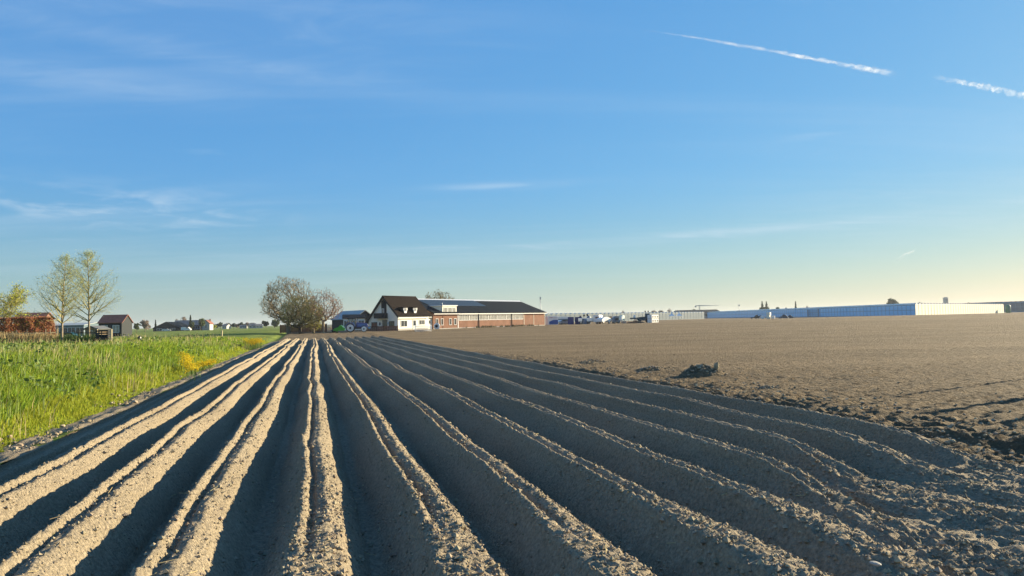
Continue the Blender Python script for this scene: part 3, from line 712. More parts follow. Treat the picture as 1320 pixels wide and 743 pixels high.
dome_tree('largest bare tree with a round grey crown by the farm', 372, 153, 11.5, 11.6, 2.2, 41, m_bark, m_twig, None, 0, 0, 'bare_tree', 2100, 2.3, .017)
dome_tree('dense olive tree with a dark trunk before the largest bare tree', 387, 146, 7.8, 8.4, 1.2, 43, m_barkdark, m_twiggreen, m_lf_olive, 6500, .085, 'olive_green_tree', 700, 1.5, .018)
dome_tree('yellow-green willow between the olive tree and the small bare tree', 404, 150, 6.4, 4.6, .8, 44, m_bark, m_twiggreen, m_lf_willow, 4200, .09, 'willow_tree', 420, 1.2, .017)
dome_tree('smaller bare tree with reddish twigs left of the tractor', 417, 148, 8.9, 7.4, 2.6, 47, m_barkpale, m_twigred, None, 0, 0, 'bare_tree', 800, 2.4, .015, .5)
dome_tree('brown leafing tree rising behind the barn roof', 566, 245, 11.9, 11.0, 3, 48, m_bark, m_twig, m_lf_olive, 1500, .2, 'tree', 800, 2.5, .03)
def far_tree(label, px, ytop, w_px, depth, leaf, seed, kind='round', name='tree', n=420, ybase=None):
    x, y = at(px, depth); zb = gz(x, y) if ybase is None else zat(px, ybase, depth)
    if ybase is None: zb = max(zb, -.4)
    h = zat(px, ytop, depth)-zb; w = w_px*depth/FPX
    t = thing(name, label, 'tree', (x, y, zb))
    r = np.random.default_rng(seed)
    MB().tube((0, 0, -.3), (0, 0, h*.6), max(.12, w*.035), .05, 6).build('trunk', m_bark, t)
    if kind == 'cone':
        f = r.uniform(.08, 1, n)**.8; rad = (1-f)*w/2*(.5+.5*r.uniform(0, 1, n)**.4)*(1+.25*np.sin(f*26)); a = r.uniform(0, 6.28, n)
        P = np.stack([rad*np.cos(a), rad*np.sin(a), f*h], -1)
    else:
        nb = 9; cen = r.normal(0, 1, (nb, 3)); cen /= np.linalg.norm(cen, axis=1, keepdims=True); cen *= r.uniform(.25, .62, (nb, 1))
        rr = r.uniform(.28, .48, nb); j = r.integers(0, nb, n); q = r.normal(0, 1, (n, 3)); q /= np.linalg.norm(q, axis=1, keepdims=True)
        P = cen[j]+q*rr[j][:, None]*r.uniform(.6, 1.05, (n, 1)); lo = .18 if kind == 'round' else -.02
        P = np.stack([P[:, 0]*w/2, P[:, 1]*w/2, h*(lo+(1-lo)*.5)+P[:, 2]*h*(1-lo)/2], -1)
    s = r.uniform(.7, 1.4, n)*max(w, h*.4)*(.10 if kind != 'bare' else .06)
    V, F = leaves_mesh(P, s, seed); np_mesh('crown', V, F, leaf, t)
    return t

# ------------------------------------------------------------------ hedge and garden fence on the left
hx0, hy0 = at(-34, 70); hx1, hy1 = at(69, 75.2)
L = math.hypot(hx1-hx0, hy1-hy0); ang = math.atan2(hy1-hy0, hx1-hx0)
t = thing('beech_hedge', 'clipped russet beech hedge at the left edge', 'hedge', (hx0, hy0, gz(hx0, hy0)), ang)
n = 15000; r_ = np.random.default_rng(61)
q = np.stack([r_.uniform(0, L, n), r_.uniform(-.55, .55, n), r_.uniform(.1, 2.58, n)], -1)
face = r_.integers(0, 4, n); q[face < 2, 1] = -.55+r_.normal(0, .06, (face < 2).sum()); q[face == 2, 2] = 2.55+r_.normal(0, .05, (face == 2).sum())
q[:, 2] *= 1-.5*sstep(L-.35, L, q[:, 0])**2; q[:, 1] += .16*vn(q[:, 0]/.5, q[:, 2]/.5, 3); q[:, 2] += .07*vn(q[:, 0]/.7, q[:, 1], 4)
V, F = leaves_mesh(q, r_.uniform(.05, .095, n), 5); np_mesh('leaves', V, F, m_lf_beech, t)
sg = []
for i in range(420):
    b = np.array([r_.uniform(0, L), r_.uniform(-.3, .3), 0]); sg.append((b, b+np.array([r_.normal(0, .25), r_.normal(0, .15), r_.uniform(1.6, 2.4)]), .02, .008))
V, F = segs_mesh(sg, 4); np_mesh('branches', V, F, m_twigred, t)
def fence(label, pxa, da, pxb, db, h, step, mat, w=.09, rails=2, name='fence', post_each=6, irregular=0, cat='fence', zoff=0, gap=.0):
    xa, ya = at(pxa, da); xb, yb = at(pxb, db); L = math.hypot(xb-xa, yb-ya); a = math.atan2(yb-ya, xb-xa)
    za = gz(xa, ya)+zoff; zb = gz(xb, yb)+zoff; t = thing(name, label, cat, (xa, ya, za), a)
    r = random.Random(int(pxa*7)); k = int(L/step); sl = (zb-za)/L
    pk = MB()
    for i in range(k+1):
        s = i*step+r.uniform(-1, 1)*irregular*step; hh_ = h*(1+r.uniform(-1, 1)*irregular*.35)
        pk.box(s-w/2, s+w/2, -.012, .012, sl*s+.03, sl*s+hh_)
    o = pk.build('pickets', mat, t); o['kind'] = 'stuff'
    for j in range(rails):
        z = h*(.25+.55*j/max(1, rails-1)); rr = MB(); P0 = (0, .045, z); P1 = (L, .045, z+sl*L)
        rr.add([(0,.02,z-.04),(L,.02,z-.04+sl*L),(L,.06,z-.04+sl*L),(0,.06,z-.04),(0,.02,z+.04),(L,.02,z+.04+sl*L),(L,.06,z+.04+sl*L),(0,.06,z+.04)],
               [(0,3,2,1),(4,5,6,7),(0,1,5,4),(1,2,6,5),(2,3,7,6),(3,0,4,7)]); rr.build('rail', mat, t)
    m = max(1, round(L/(step*post_each)))
    for i in range(m+1):
        s = L*i/m; MB().box(s-.05, s+.05, .062, .16, sl*s-.3, sl*s+h*1.06).build('post', mat, t)
    return t
fence('pale stake fence with dry stems below the russet hedge', -34, 68.4, 74, 73, 1.3, .55, m_palewood, .07, 2, 'stake_fence', 6, .5)
fence('dark post and rail fence behind the left young tree', 77, 71, 126, 69, 1.25, .42, m_dkwood, .06, 2, 'garden_fence', 5, .6)
Q = np.random.default_rng(8); n = 3200; fr = Q.uniform(0, 1, n); X = np.interp(fr, [0, 1], [at(-34, 67.9)[0], at(76, 72.6)[0]]); Y = 67.9+4.7*fr+Q.normal(0, .25, n)
tag(blades('dry_reed_stems', np.stack([X, Y, zbase(X, Y)], -1), Q.uniform(.5, 1.45, n)*(1.15-.4*fr), np.full(n, .022), m_dry, 9, .12, (0, 0)), 'straw-coloured dry stems in front of the stake fence', None, None, 'stuff')
n = 900; fr = Q.uniform(0, 1, n); X = np.interp(fr, [0, 1], [at(78, 70)[0], at(124, 68.5)[0]]); Y = 69.6-1.2*fr+Q.normal(0, .3, n)
tag(blades('weeds', np.stack([X, Y, zbase(X, Y)], -1), Q.uniform(.3, 1.1, n), np.full(n, .03), m_rapeleaf, 10, .25, (0, 0)), 'tangled green weeds along the dark garden fence', None, None, 'stuff')
for px, d_, lab in ((125.3, 68, 'white gate post at the left side of the dark slatted bin'), (143.6, 68, 'white gate post at the right side of the dark slatted bin')):
    x, y = at(px, d_); o = MB().bev(-.06, .06, -.06, .06, -.2, 1.35, .02).build('gate_post', m_palewood); o.location = (x, y, gz(x, y)); tag(o, lab, 'post', 'gate posts')
x, y = at(134.5, 68.3); t = thing('compost_bin', 'dark slatted bin between two white gate posts', 'bin', (x, y, gz(x, y)), 0)
for i in range(6):
    MB().box(-.55, .55, -.5, -.46, .1+i*.2, .25+i*.2).build('slat', m_dkwood, t); MB().box(-.55, .55, .46, .5, .1+i*.2, .25+i*.2).build('slat', m_dkwood, t)
    MB().box(-.55, -.51, -.455, .455, .1+i*.2, .25+i*.2).build('slat', m_dkwood, t); MB().box(.51, .55, -.455, .455, .1+i*.2, .25+i*.2).build('slat', m_dkwood, t)
for sx_ in (-1, 1):
    for sy in (-1, 1): MB().box(sx_*.49-.03, sx_*.49+.03, sy*.435-.024, sy*.435+.024, -.1, 1.3).build('post', m_dkwood, t)
MB().box(-.48, .48, -.4, .4, 0, .75).build('fill', m_barkdark, t)
# small post, dark stump
x, y = at(286, 100); o = MB().bev(-.085, .085, -.085, .085, -.3, 1.05, .03).build('fence_post', m_palewood); o.location = (x, y, gz(x, y)); tag(o, 'lone pale wooden post standing in the meadow', 'post')
x, y = at(180, 66); o = clod_cloud('dark_stump', np.array([[0, 0, .38], [.03, 0, .15]]), np.array([.17, .19]), m_blackm, None, 3, 1.4); o.location = (x, y, gz(x, y)+.15); tag(o, 'small black stump poking out of the bank grass', 'stump')

# ------------------------------------------------------------------ buildings: helpers (local x along the long wall, local -y faces out)
def window(parent, x0, x1, z0, z1, y=0, ax='y', mull=1, frame=m_trim, pane=m_pane, name='window', bars=0):
    """frame stands 6 cm proud of the wall, pane 2 cm; children of the building"""
    f = MB(); w = .07
    def bx(m, a0, a1, e0, e1, z0_, z1_):
        if ax == 'y': m.box(a0, a1, y+e0, y+e1, z0_, z1_)
        else: m.box(y+e0, y+e1, a0, a1, z0_, z1_)
    bx(f, x0-w, x0, -.07, -.003, z0-w, z1+w); bx(f, x1, x1+w, -.07, -.003, z0-w, z1+w); bx(f, x0, x1, -.07, -.003, z0-w, z0); bx(f, x0, x1, -.07, -.003, z1, z1+w)
    for i in range(mull): c = x0+(x1-x0)*(i+1)/(mull+1); bx(f, c-.03, c+.03, -.06, -.021, z0, z1)
    for i in range(bars): c = z0+(z1-z0)*(i+1)/(bars+1); bx(f, x0, x1, -.055, -.021, c-.025, c+.025)
    o = f.build(name, frame, parent); p = MB(); bx(p, x0, x1, -.02, -.004, z0, z1); p.build('pane', pane, o)
    return o
AZ = 33; RZ = R(90-AZ); DV = Vector((math.sin(R(AZ)), math.cos(R(AZ)), 0)); NV = Vector((math.sin(R(AZ+90)), math.cos(R(AZ+90)), 0))

# --- white chalet house
hx, hy = at(513, 160); hz = .70
t = thing('farmhouse', 'white farmhouse with steep dark brown roof and dark gable', 'house', (hx, hy, hz), RZ)
HL, HD, EV, RG, RY = 10.3, 8.7, 3.25, 7.3, 4.05
wall = MB(); wall.prism([(0, -.6), (HD, -.6), (HD, 2.1), (RY, RG-.12), (0, EV)], 0, HL, 'x').build('wall', m_white, t)
MB().box(-.03, HL+.03, -.035, -.002, -.6, .28).build('plinth', m_concrete, t)
ov = .45
roof = MB(); sl_f = (RG-EV)/RY
roof.slab([(-ov, -.4, EV-.4*sl_f+.03), (HL+ov, -.4, EV-.4*sl_f+.03), (HL+ov, RY, RG+.03), (-ov, RY, RG+.03)], .18)
sl_b = (RG-2.1)/(HD-RY)
roof.slab([(HL+ov, HD+.6, 2.1-.6*sl_b+.03), (-ov, HD+.6, 2.1-.6*sl_b+.03), (-ov, RY, RG+.03), (HL+ov, RY, RG+.03)], .18)
ro = roof.build('roof', m_rooftile, t)
MB().tube((-ov, RY, RG+.17), (HL+ov, RY, RG+.17), .14, .14, 8).build('ridge_cap', m_rooftile, ro)
tl = MB()                                                       # tile courses
for i in range(1, 17):
    f = i/17; y_ = -.4+(RY+.4)*f; z_ = EV-.4*sl_f+.03+(RG-EV+.4*sl_f)*f
    nrm = Vector((0, -sl_f, 1)).normalized(); p = Vector((0, y_, z_))+nrm*.185
    tl.box(-ov, HL+ov, p.y-.03, p.y+.03, p.z-.02, p.z+.015)
tl.build('tile_courses', m_rooftile, ro)['kind'] = 'stuff'
MB().box(-ov-.02, HL+ov, -.62, -.50, EV-.62, EV-.50).build('gutter', m_zinc, ro)
for s_ in (0, 1):                                               # barge boards on the gable verge
    b = MB()
    if s_ == 0: b.slab([(-ov-.03, -.45, EV-.45*sl_f-.25), (-ov-.03, RY, RG-.22), (-ov-.03, RY, RG+.24), (-ov-.03, -.45, EV-.45*sl_f+.24)], .05)
    else: b.slab([(-ov-.03, RY, RG-.22), (-ov-.03, HD+.65, 2.1-.65*sl_b-.25), (-ov-.03, HD+.65, 2.1-.65*sl_b+.24), (-ov-.03, RY, RG+.24)], .05)
    b.build('barge_board', m_dkwood, ro)
for c in (2.55, 5.85):                                          # two dormers, fronts wider at the top
    d = bpy.data.objects.new('dormer', None); 
    y0 = 0.05; zt = EV+1.62; zb = EV+.42
    fr = MB().prism([(c-.30, zb), (c+.30, zb), (c+.66, zt-.40), (c+.66, zt), (c-.66, zt), (c-.66, zt-.40)], y0, y0+.12).build('dormer', m_trim, t)
    MB().prism([(y0+.12, zb+.05), (y0+.12, zt), (y0+1.75, zt)], c-.62, c+.62, 'x').build('side_walls', m_dkwood, fr)
    MB().box(c-.85, c+.85, y0-.3, y0+1.9, zt+.002, zt+.14).build('dormer_roof', m_rooftile, fr)
    window(fr, c-.3, c+.3, zt-.75, zt-.2, y0, 'y', 1)
window(t, 1.0, 2.9, .75, 2.0, 0, 'y', 1); window(t, 7.1, 8.9, 1.1, 2.05, 0, 'y', 2)
dr = MB().box(4.9, 6.0, -.06, -.003, .02, 2.15).build('door', m_gsteel, t); MB().box(5.05, 5.85, -.075, -.061, .9, 2.0).build('pane', m_pane, dr); MB().box(5.82, 5.92, -.11, -.062, 1.0, 1.06).build('handle', m_black, dr)
# gable side (local x = 0, faces -x)
def gwin(y0, y1, z0, z1, frame=m_dkwood, pane=m_pane, mull=1, name='window'): return window(t, y0, y1, z0, z1, 0, 'x', mull, frame, pane, name)
MB().prism([(3.25, 2.9), (4.75, 2.9), (4.75, 6.25), (RY, RG-.35), (3.25, 6.25)], -.05, -.003, 'x').build('timber_panel', m_dkwood, t)
o = MB().box(-.09, -.051, 3.95, 4.65, 3.5, 4.75).build('gable_window', m_trim, t); MB().box(-.10, -.091, 4.03, 4.57, 3.58, 4.67).build('pane', m_panelite, o)
bal = MB().box(-1.1, -.003, 2.9, 6.05, 2.62, 2.78).build('balcony', m_dkwood, t); MB().box(-1.1, -1.04, 2.9, 6.05, 2.78, 3.75).build('railing', m_dkwood, bal)
MB().box(-1.035, -.06, 2.9, 2.96, 2.78, 3.75).build('railing', m_dkwood, bal); MB().box(-1.035, -.06, 5.99, 6.05, 2.78, 3.75).build('railing', m_dkwood, bal)
gwin(1.1, 2.5, .9, 1.9); gwin(6.1, 7.7, .8, 1.75, m_teal); gwin(3.1, 4.4, .1, 2.2, m_dkwood, m_pane, 1, 'patio_door'); gwin(5.0, 5.5, 1.1, 1.75, m_trim, m_pane, 0); gwin(2.75, 2.95, 1.2, 1.7, m_trim, m_pane, 0)
MB().box(HL*.62, HL*.62+.55, RY+.25, RY+.8, RG-.9, RG+.55).build('chimney', m_brick, ro) if False else None
# --- low link between house and barn
lx, ly = hx+DV.x*(HL+.02), hy+DV.y*(HL+.02)
t = thing('link_building', 'narrow low white link with dark roof between house and barn', 'building', (lx, ly, hz), RZ)
MB().box(.0, 1.62, .35, 6, -.6, 2.45).build('wall', m_white, t)
MB().slab([(.5, .1, 2.47), (1.6, .1, 2.47), (1.6, 4, 4.4), (.5, 4, 4.4)], .15).build('roof', m_dkwood, t)
window(t, .45, 1.15, 1.2, 2.0, .35, 'y', 0)

# --- brick barn
bx_, by_ = hx+DV.x*(HL+1.68), hy+DV.y*(HL+1.68); bz = .62
t = thing('barn', 'long salmon brick barn with dark roof and solar panels', 'barn', (bx_, by_, bz), RZ)
BL, BD, BE, BR_ = 50.5, 17.4, 3.75, 7.05
MB().prism([(0, -.6), (BD, -.6), (BD, BE), (BD/2, BR_-.1), (0, BE)], 0, BL, 'x').build('wall', m_brick, t)
rs = (BR_-BE)/(BD/2)
rf_ = MB(); rf_.slab([(-.3, -.45, BE-.45*rs+.03), (BL+.35, -.45, BE-.45*rs+.03), (BL+.35, BD/2, BR_+.03), (-.3, BD/2, BR_+.03)], .16)
rf_.slab([(BL+.35, BD+.45, BE-.45*rs+.03), (-.3, BD+.45, BE-.45*rs+.03), (-.3, BD/2, BR_+.03), (BL+.35, BD/2, BR_+.03)], .16)
ro = rf_.build('roof', m_slate, t)
MB().prism([(BD/2-.55, BR_-.02), (BD/2+.55, BR_-.02), (BD/2+.05, BR_+.36), (BD/2-.05, BR_+.36)], -.3, BL+.35, 'x').build('ridge_cap', m_zinc, ro)
MB().box(-.3, BL+.35, -.62, -.47, BE-.33, BE-.2).build('gutter', m_zinc, ro)
MB().slab([(BL+.36, -.45, BE-.45*rs-.05), (BL+.36, BD/2, BR_-.02), (BL+.36, BD/2, BR_+.22), (BL+.36, -.45, BE-.45*rs+.2)], .05).build('barge_board', m_zinc, ro)
def onroof(y, lift): return Vector((0, y, BE+.03+rs*y))+Vector((0, -rs, 1)).normalized()*(.16+lift)
pan = None
for row in range(3):                                            # solar panels, one object each
    for i in range(19):
        x0 = 4.0+row*0+i*1.22; y0 = 4.0+row*1.42
        if pan is None:
            p0, p1 = onroof(0, .06), onroof(1.36, .06); d = p1-p0
            pan = MB().slab([(0, 0, 0), (1.16, 0, 0), (1.16, d.y, d.z), (0, d.y, d.z)], .04).build('solar_panel', m_solar, ro); o = pan
        else:
            o = pan.copy(); col.objects.link(o); o.parent = ro
        b = onroof(y0, .06); o.location = (x0, b.y, b.z)
# raised cream roof box
o = MB().box(3.6, 9.1, .12, 4.4, BE-.25, BE+1.65).build('roof_box', m_cream, t)
MB().box(3.4, 9.3, -.1, 4.6, BE+1.652, BE+1.80).build('box_roof', m_trim, o)
window(o, 4.2, 5.3, BE+.15, BE+1.25, .12, 'y', 0, m_trim, m_panelite); window(o, 5.8, 7.1, BE+.15, BE+1.25, .12, 'y', 0, m_trim, m_panelite); window(o, 7.6, 8.6, BE+.15, BE+1.25, .12, 'y', 0, m_trim, m_panelite)
MB().tube((6.3, 2.2, BE+1.8), (6.3, 2.2, BE+2.5), .05, .05, 6).build('vent_pipe', m_zinc, o)
# tall left brick bay edge and windows
for x0 in (1.0, 2.9, 6.0, 7.9): window(t, x0, x0+.8, .95, 2.35, 0, 'y', 0, m_trim)
MB().box(9.3, 9.5, -.06, -.003, 0, BE-.4).build('pilaster', m_trim, t); MB().box(3.55, 3.7, -.06, -.003, 0, BE-.4).build('pilaster', m_brick, t)
for i in range(7):                                              # window band under the eave
    x0 = 9.9+i*4.15; window(t, x0, x0+3.9, 1.95, 3.28, 0, 'y', 5, m_trim, m_panelite, 'window', 0)
for x0 in (17.9, 33.0): MB().tube((x0, -.12, -.2), (x0, -.12, BE-.3), .09, .09, 8).build('downpipe', m_dkwood, t)
for x0 in (39.2, 44.3, BL-.1): MB().box(x0, x0+.12, -.05, -.003, -.1, BE-.35).build('pilaster', m_cream, t)
MB().box(-.02, BL+.02, -.08, -.003, -.6, .16).build('plinth', m_concrete, t)
# weeds at the barn foot
n = 700; fr = Q.uniform(9, 46, n); fr = fr[vn(fr/1.1, fr*0, 5) > .1]; n = len(fr)
X = bx_+DV.x*fr+NV.x*Q.uniform(.15, .7, n); Y = by_+DV.y*fr+NV.y*Q.uniform(.15, .7, n)
tag(blades('wall_weeds', np.stack([X, Y, zbase(X, Y)], -1), Q.uniform(.2, .7, n), np.full(n, .05), m_lf_dark, 19, .2, (0, 0)), 'tufts of weeds at the foot of the barn wall', None, None, 'stuff')
# mast behind the barn
x, y = at(697, 262); t = thing('antenna_mast', 'thin lattice antenna mast beyond the right end of the barn', 'mast', (x, y, .1)); h = zat(697, 383, 262)-.1
for a in range(3): MB().tube((.22*math.cos(a*2.09), .22*math.sin(a*2.09), 0), (.12*math.cos(a*2.09), .12*math.sin(a*2.09), h), .05, .04, 6).build('leg', m_gsteel, t)
br_ = MB()
for i in range(14):
    for a in range(3):
        p = Vector((.2*math.cos(a*2.09), .2*math.sin(a*2.09), h*i/14)); q_ = Vector((.19*math.cos((a+1)*2.09), .19*math.sin((a+1)*2.09), h*(i+1)/14)); br_.tube(p, q_, .02, .02, 4)
br_.build('bracing', m_gsteel, t); MB().box(-.2, .2, -.15, .15, h-.9, h).build('aerial', m_gsteel, t)

# --- fence before the house, goal frame, fan drum
fence('brown board fence in front of the farmhouse gable', 471, 158, 512.6, 157.2, 1.05, .15, m_brownfence, .13, 2, 'board_fence', 14, .05)
fence('dark brown board fence behind the trunks of the bare trees', 361, 160, 421, 160, 1.75, .15, m_brownfence, .135, 2, 'board_fence', 14, .05)
x, y = at(536, 147); gx1, gy1 = at(556, 148)
t = thing('goal_net', 'white open goal with pale netting on the soil before the house', 'goal', (x, y, gz(x, y)), math.atan2(gy1-y, gx1-x))
GW = math.hypot(gx1-x, gy1-y)
for px0 in (0, GW): 
    for py0 in (0, 1.0): MB().tube((px0, py0, -.05), (px0, py0, 1.12), .045, .045, 8).build('upright', m_trim, t)
for py0 in (0, 1.0): MB().tube((0, py0, 1.12), (GW, py0, 1.12), .045, .045, 8).build('crossbar', m_trim, t); MB().tube((0, py0, .12), (GW, py0, .12), .03, .03, 8).build('crossbar', m_trim, t)
net = MB()
for i in range(1, 26): net.tube((GW*i/26, 1.0, .1), (GW*i/26, 1.0, 1.12), .012, .012, 4)
for i in range(1, 9): net.tube((0, 1.0, .12+i*.11), (GW, 1.0, .12+i*.11), .012, .012, 4)
net.build('netting', m_trim, t)['kind'] = 'stuff'
x, y = at(563, 166); t = thing('drum_fan', 'round white drum fan with dark mouth at the barn corner', 'fan', (x, y, gz(x, y)), R(10))
MB().lathe([(.62, -.35), (.70, -.30), (.70, .25), (.60, .30), (.60, .1), (.02, .08)], (0, 0, .72), 'y', 20).build('drum', m_wpaint, t)
MB().lathe([(.34, -.37), (.34, -.352)], (-.1, 0, .72), 'y', 18).build('mouth', m_black, t); MB().box(-.5, -.4, -.3, .3, -.02, .3).build('foot', m_gsteel, t); MB().box(.4, .5, -.3, .3, -.02, .3).build('foot', m_gsteel, t)

# --- neighbouring sheds left of the farmhouse
def gable_house(name, label, px0, px1, yeave, yridge, depth, dep, wallm, roofm, rz=0, ridge='x', cat='house', ybase=None, win=2, chim=False, over=.3, shutter=m_pane):
    x, y = at((px0+px1)/2, depth); w = (px1-px0)*depth/FPX; zb = gz(x, y) if ybase is None else zat((px0+px1)/2, ybase, depth)
    zb = max(zb, -.45); ev = zat((px0+px1)/2, yeave, depth)-zb; rg_ = zat((px0+px1)/2, yridge, depth)-zb
    t = thing(name, label, cat, (x, y, zb), rz)
    if ridge == 'x':
        MB().prism([(0, -.4), (dep, -.4), (dep, ev), (dep/2, rg_-.05), (0, ev)], -w/2, w/2, 'x').build('wall', wallm, t); s = (rg_-ev)/(dep/2)
        o = MB().slab([(-w/2-over, -over, ev-over*s+.02), (w/2+over, -over, ev-over*s+.02), (w/2+over, dep/2, rg_+.02), (-w/2-over, dep/2, rg_+.02)], .15)
        o.slab([(w/2+over, dep+over, ev-over*s+.02), (-w/2-over, dep+over, ev-over*s+.02), (-w/2-over, dep/2, rg_+.02), (w/2+over, dep/2, rg_+.02)], .15)
        o = o.build('roof', roofm, t)
        for i in range(win):
            c = -w/2+w*(i+.5)/win; window(t, c-w*.13, c+w*.13, ev*.3, ev*.8, 0, 'y', 1, m_trim, shutter)
    else:
        MB().prism([(-w/2, -.4), (w/2, -.4), (w/2, ev), (0, rg_-.05), (-w/2, ev)], 0, dep).build('wall', wallm, t); s = (rg_-ev)/(w/2)
        o = MB().slab([(-w/2-over, dep+over, ev-over*s+.02), (-w/2-over, -over, ev-over*s+.02), (0, -over, rg_+.02), (0, dep+over, rg_+.02)], .15)
        o.slab([(w/2+over, -over, ev-over*s+.02), (w/2+over, dep+over, ev-over*s+.02), (0, dep+over, rg_+.02), (0, -over, rg_+.02)], .15)
        o = o.build('roof', roofm, t)
        for i in range(win):
            c = -w/2+w*(i+.5)/win; window(t, c-w*.1, c+w*.1, ev*.3, ev*.85, 0, 'y', 1, m_trim, shutter)
    if chim: MB().box(w*.25, w*.25+.6, dep/2-.3, dep/2+.3, rg_-.6, rg_+.7).build('chimney', m_redbrick, o)
    return t
gable_house('shed', 'low dark-roofed shed with grey walls behind the tractor', 443, 470, 410.5, 406, 190, 9, m_white, m_slate, R(12), 'x', 'shed', None, 3)
gable_house('shed', 'grey shed with pale roof rising behind the dark-roofed shed', 455, 486, 411, 400.5, 215, 14, m_dkwood, m_palroof, R(40), 'y', 'shed', None, 2)
gable_house('house', 'house with red hipped roof behind the russet hedge', 20, 54, 411.5, 404, 150, 5, m_redbrick, m_redroof, R(12), 'x', 'house')
gable_house('house', 'small house with reddish brown roof right of the young trees', 128, 156, 416.5, 406.5, 182, 7, m_dkwood, m_redroof, R(8), 'x', 'house', None, 2, False, .25, m_panelite)
gable_house('garden_shed', 'small pale gabled shed behind the dark garden fence', 110, 125, 424.6, 421.6, 112, 3, m_wood, m_greyroof, R(0), 'y', 'shed', None, 1)
gable_house('low_greenhouse', 'long low pale greenhouse behind the young trees', 66, 108, 420, 417, 210, 12, m_ghpale, m_palroof, R(0), 'x', 'greenhouse', None, 4)
gable_house('barn', 'black gabled barn far across the meadow', 198, 230, 423, 415.5, 400, 22, m_dkwood, m_slate, R(6), 'y', 'barn', None, 2)
gable_house('farm_building', 'long farm building with grey roof beyond the black barn', 222, 264, 419.5, 413.2, 425, 14, m_redbrick, m_greyroof, R(4), 'x', 'building', None, 5)
gable_house('house', 'narrow brick house at the right end of the far farm building', 261, 270, 417.5, 413, 418, 9, m_farwall, m_redroof, R(10), 'y', 'house', None, 1, True)

# --- vehicles
def wheel(parent, c, r, w, rimr, rimm=m_rim, lugs=0, name='wheel'):
    """axle along local y; tyre, with rim as sub-part"""
    o = MB().lathe([(rimr, -w/2), (r*.93, -w/2), (r, -w*.36), (r, w*.36), (r*.93, w/2), (rimr, w/2)], c, 'y', 24, True, False)
    for i in range(lugs):
        a = 2*math.pi*i/lugs; ca, sa = math.cos(a), math.sin(a); s = 1 if i % 2 else -1
        o.tube((c[0]+ca*r*.985, c[1]+s*.02, c[2]+sa*r*.985), (c[0]+math.cos(a+.12)*r*.99, c[1]+s*w*.47, c[2]+math.sin(a+.12)*r*.99), r*.03, r*.03, 4, False)
    o = o.build(name, m_black, parent)
    h = MB().lathe([(.02, -w*.56), (rimr*.22, -w*.56), (rimr*.26, -w*.44), (rimr*.8, -w*.46), (rimr*.99, -w*.52), (rimr*.995, w*.5), (rimr*.8, w*.3), (.02, w*.3)], c, 'y', 24).build('rim', rimm, o)
    MB().lathe([(rimr*.30, -w*.62), (rimr*.30, -w*.563)], c, 'y', 12).build('hub', m_black, h)
    return o
x, y = at(452, 152); t = thing('tractor', 'blue tractor with off-white wheels crossing the headland', 'tractor', (x, y, gz(x, y)+.02), R(8))
for sy in (-1, 1):
    wheel(t, (0, sy*.92, .86), .86, .48, .72, lugs=22); wheel(t, (2.72, sy*.85, .60), .60, .36, .52, lugs=18)
    MB().prism([(-.98, .95), (-.98, 1.25), (-.72, 1.72), (-.25, 1.95), (.45, 1.95), (.78, 1.62), (.92, 1.1), (.82, 1.1), (.62, 1.55), (.3, 1.83), (-.2, 1.83), (-.62, 1.6), (-.86, 1.2), (-.86, .95)], sy*.92-.3, sy*.92+.3).build('rear_fender', m_tblue, t)
    MB().prism([(2.2, 1.05), (2.35, 1.28), (2.9, 1.32), (3.25, 1.1), (3.2, 1.06), (2.88, 1.26), (2.4, 1.22)], sy*.85-.18, sy*.85+.18).build('front_fender', m_blackm, t)
MB().prism([(-.3, .6), (3.1, .62), (3.1, .95), (1.0, 1.1), (-.3, 1.15)], -.28, .28).build('chassis', m_blackm, t)
hd = MB().prism([(1.15, 1.0), (3.35, .92), (3.48, 1.15), (3.42, 1.62), (3.1, 1.78), (1.15, 1.98)], -.40, .40).build('hood', m_tblue, t)
MB().box(3.44, 3.47, -.32, .32, 1.0, 1.3).build('grille', m_blackm, hd)
for sy in (-1, 1):
    MB().box(3.40, 3.465, sy*.22-.1, sy*.22+.1, 1.42, 1.56).build('headlight', m_trim, hd); MB().box(1.5, 2.9, sy*.41-.008, sy*.41+.008, 1.32, 1.5).build('side_stripe', m_lblue, hd)
MB().box(3.48, 3.95, -.38, .38, .65, .98).build('front_weight', m_lblue, t)
cab = MB()
for (px0, pz, qx, qz) in ((-.55, 1.2, -.45, 2.72), (.35, 1.2, .35, 2.72), (1.22, 1.15, .98, 2.72)):
    for sy in (-.74, .74): cab.tube((px0, sy, pz), (qx, sy*.92, qz), .045, .045, 6)
cab.box(-.55, 1.2, -.75, .75, 1.1, 1.22); cb = cab.build('cab', m_blackm, t)
MB().bev(-.62, 1.15, -.78, .78, 2.70, 2.90, .07).build('cab_roof', m_blackm, cb)
gl = MB()
for sy in (-1, 1): gl.add([(-.5, sy*.735, 1.25), (1.15, sy*.735, 1.25), (.97, sy*.69, 2.68), (-.43, sy*.69, 2.68)], [(0, 1, 2, 3)])
gl.add([(1.18, -.7, 1.25), (1.18, .7, 1.25), (.98, .65, 2.68), (.98, -.65, 2.68)], [(0, 1, 2, 3)]); gl.add([(-.52, -.7, 1.25), (-.52, .7, 1.25), (-.45, .65, 2.68), (-.45, -.65, 2.68)], [(0, 1, 2, 3)])
gl.build('cab_glass', m_cglass, cb); MB().bev(-.1, .45, -.3, .3, 1.23, 1.5, .05).bev(-.25, -.1, -.28, .28, 1.3, 2.05, .05).build('seat', m_black, cb)
MB().tube((1.4, .5, 1.5), (1.4, .5, 2.75), .06, .06, 8).build('exhaust', m_blackm, t)
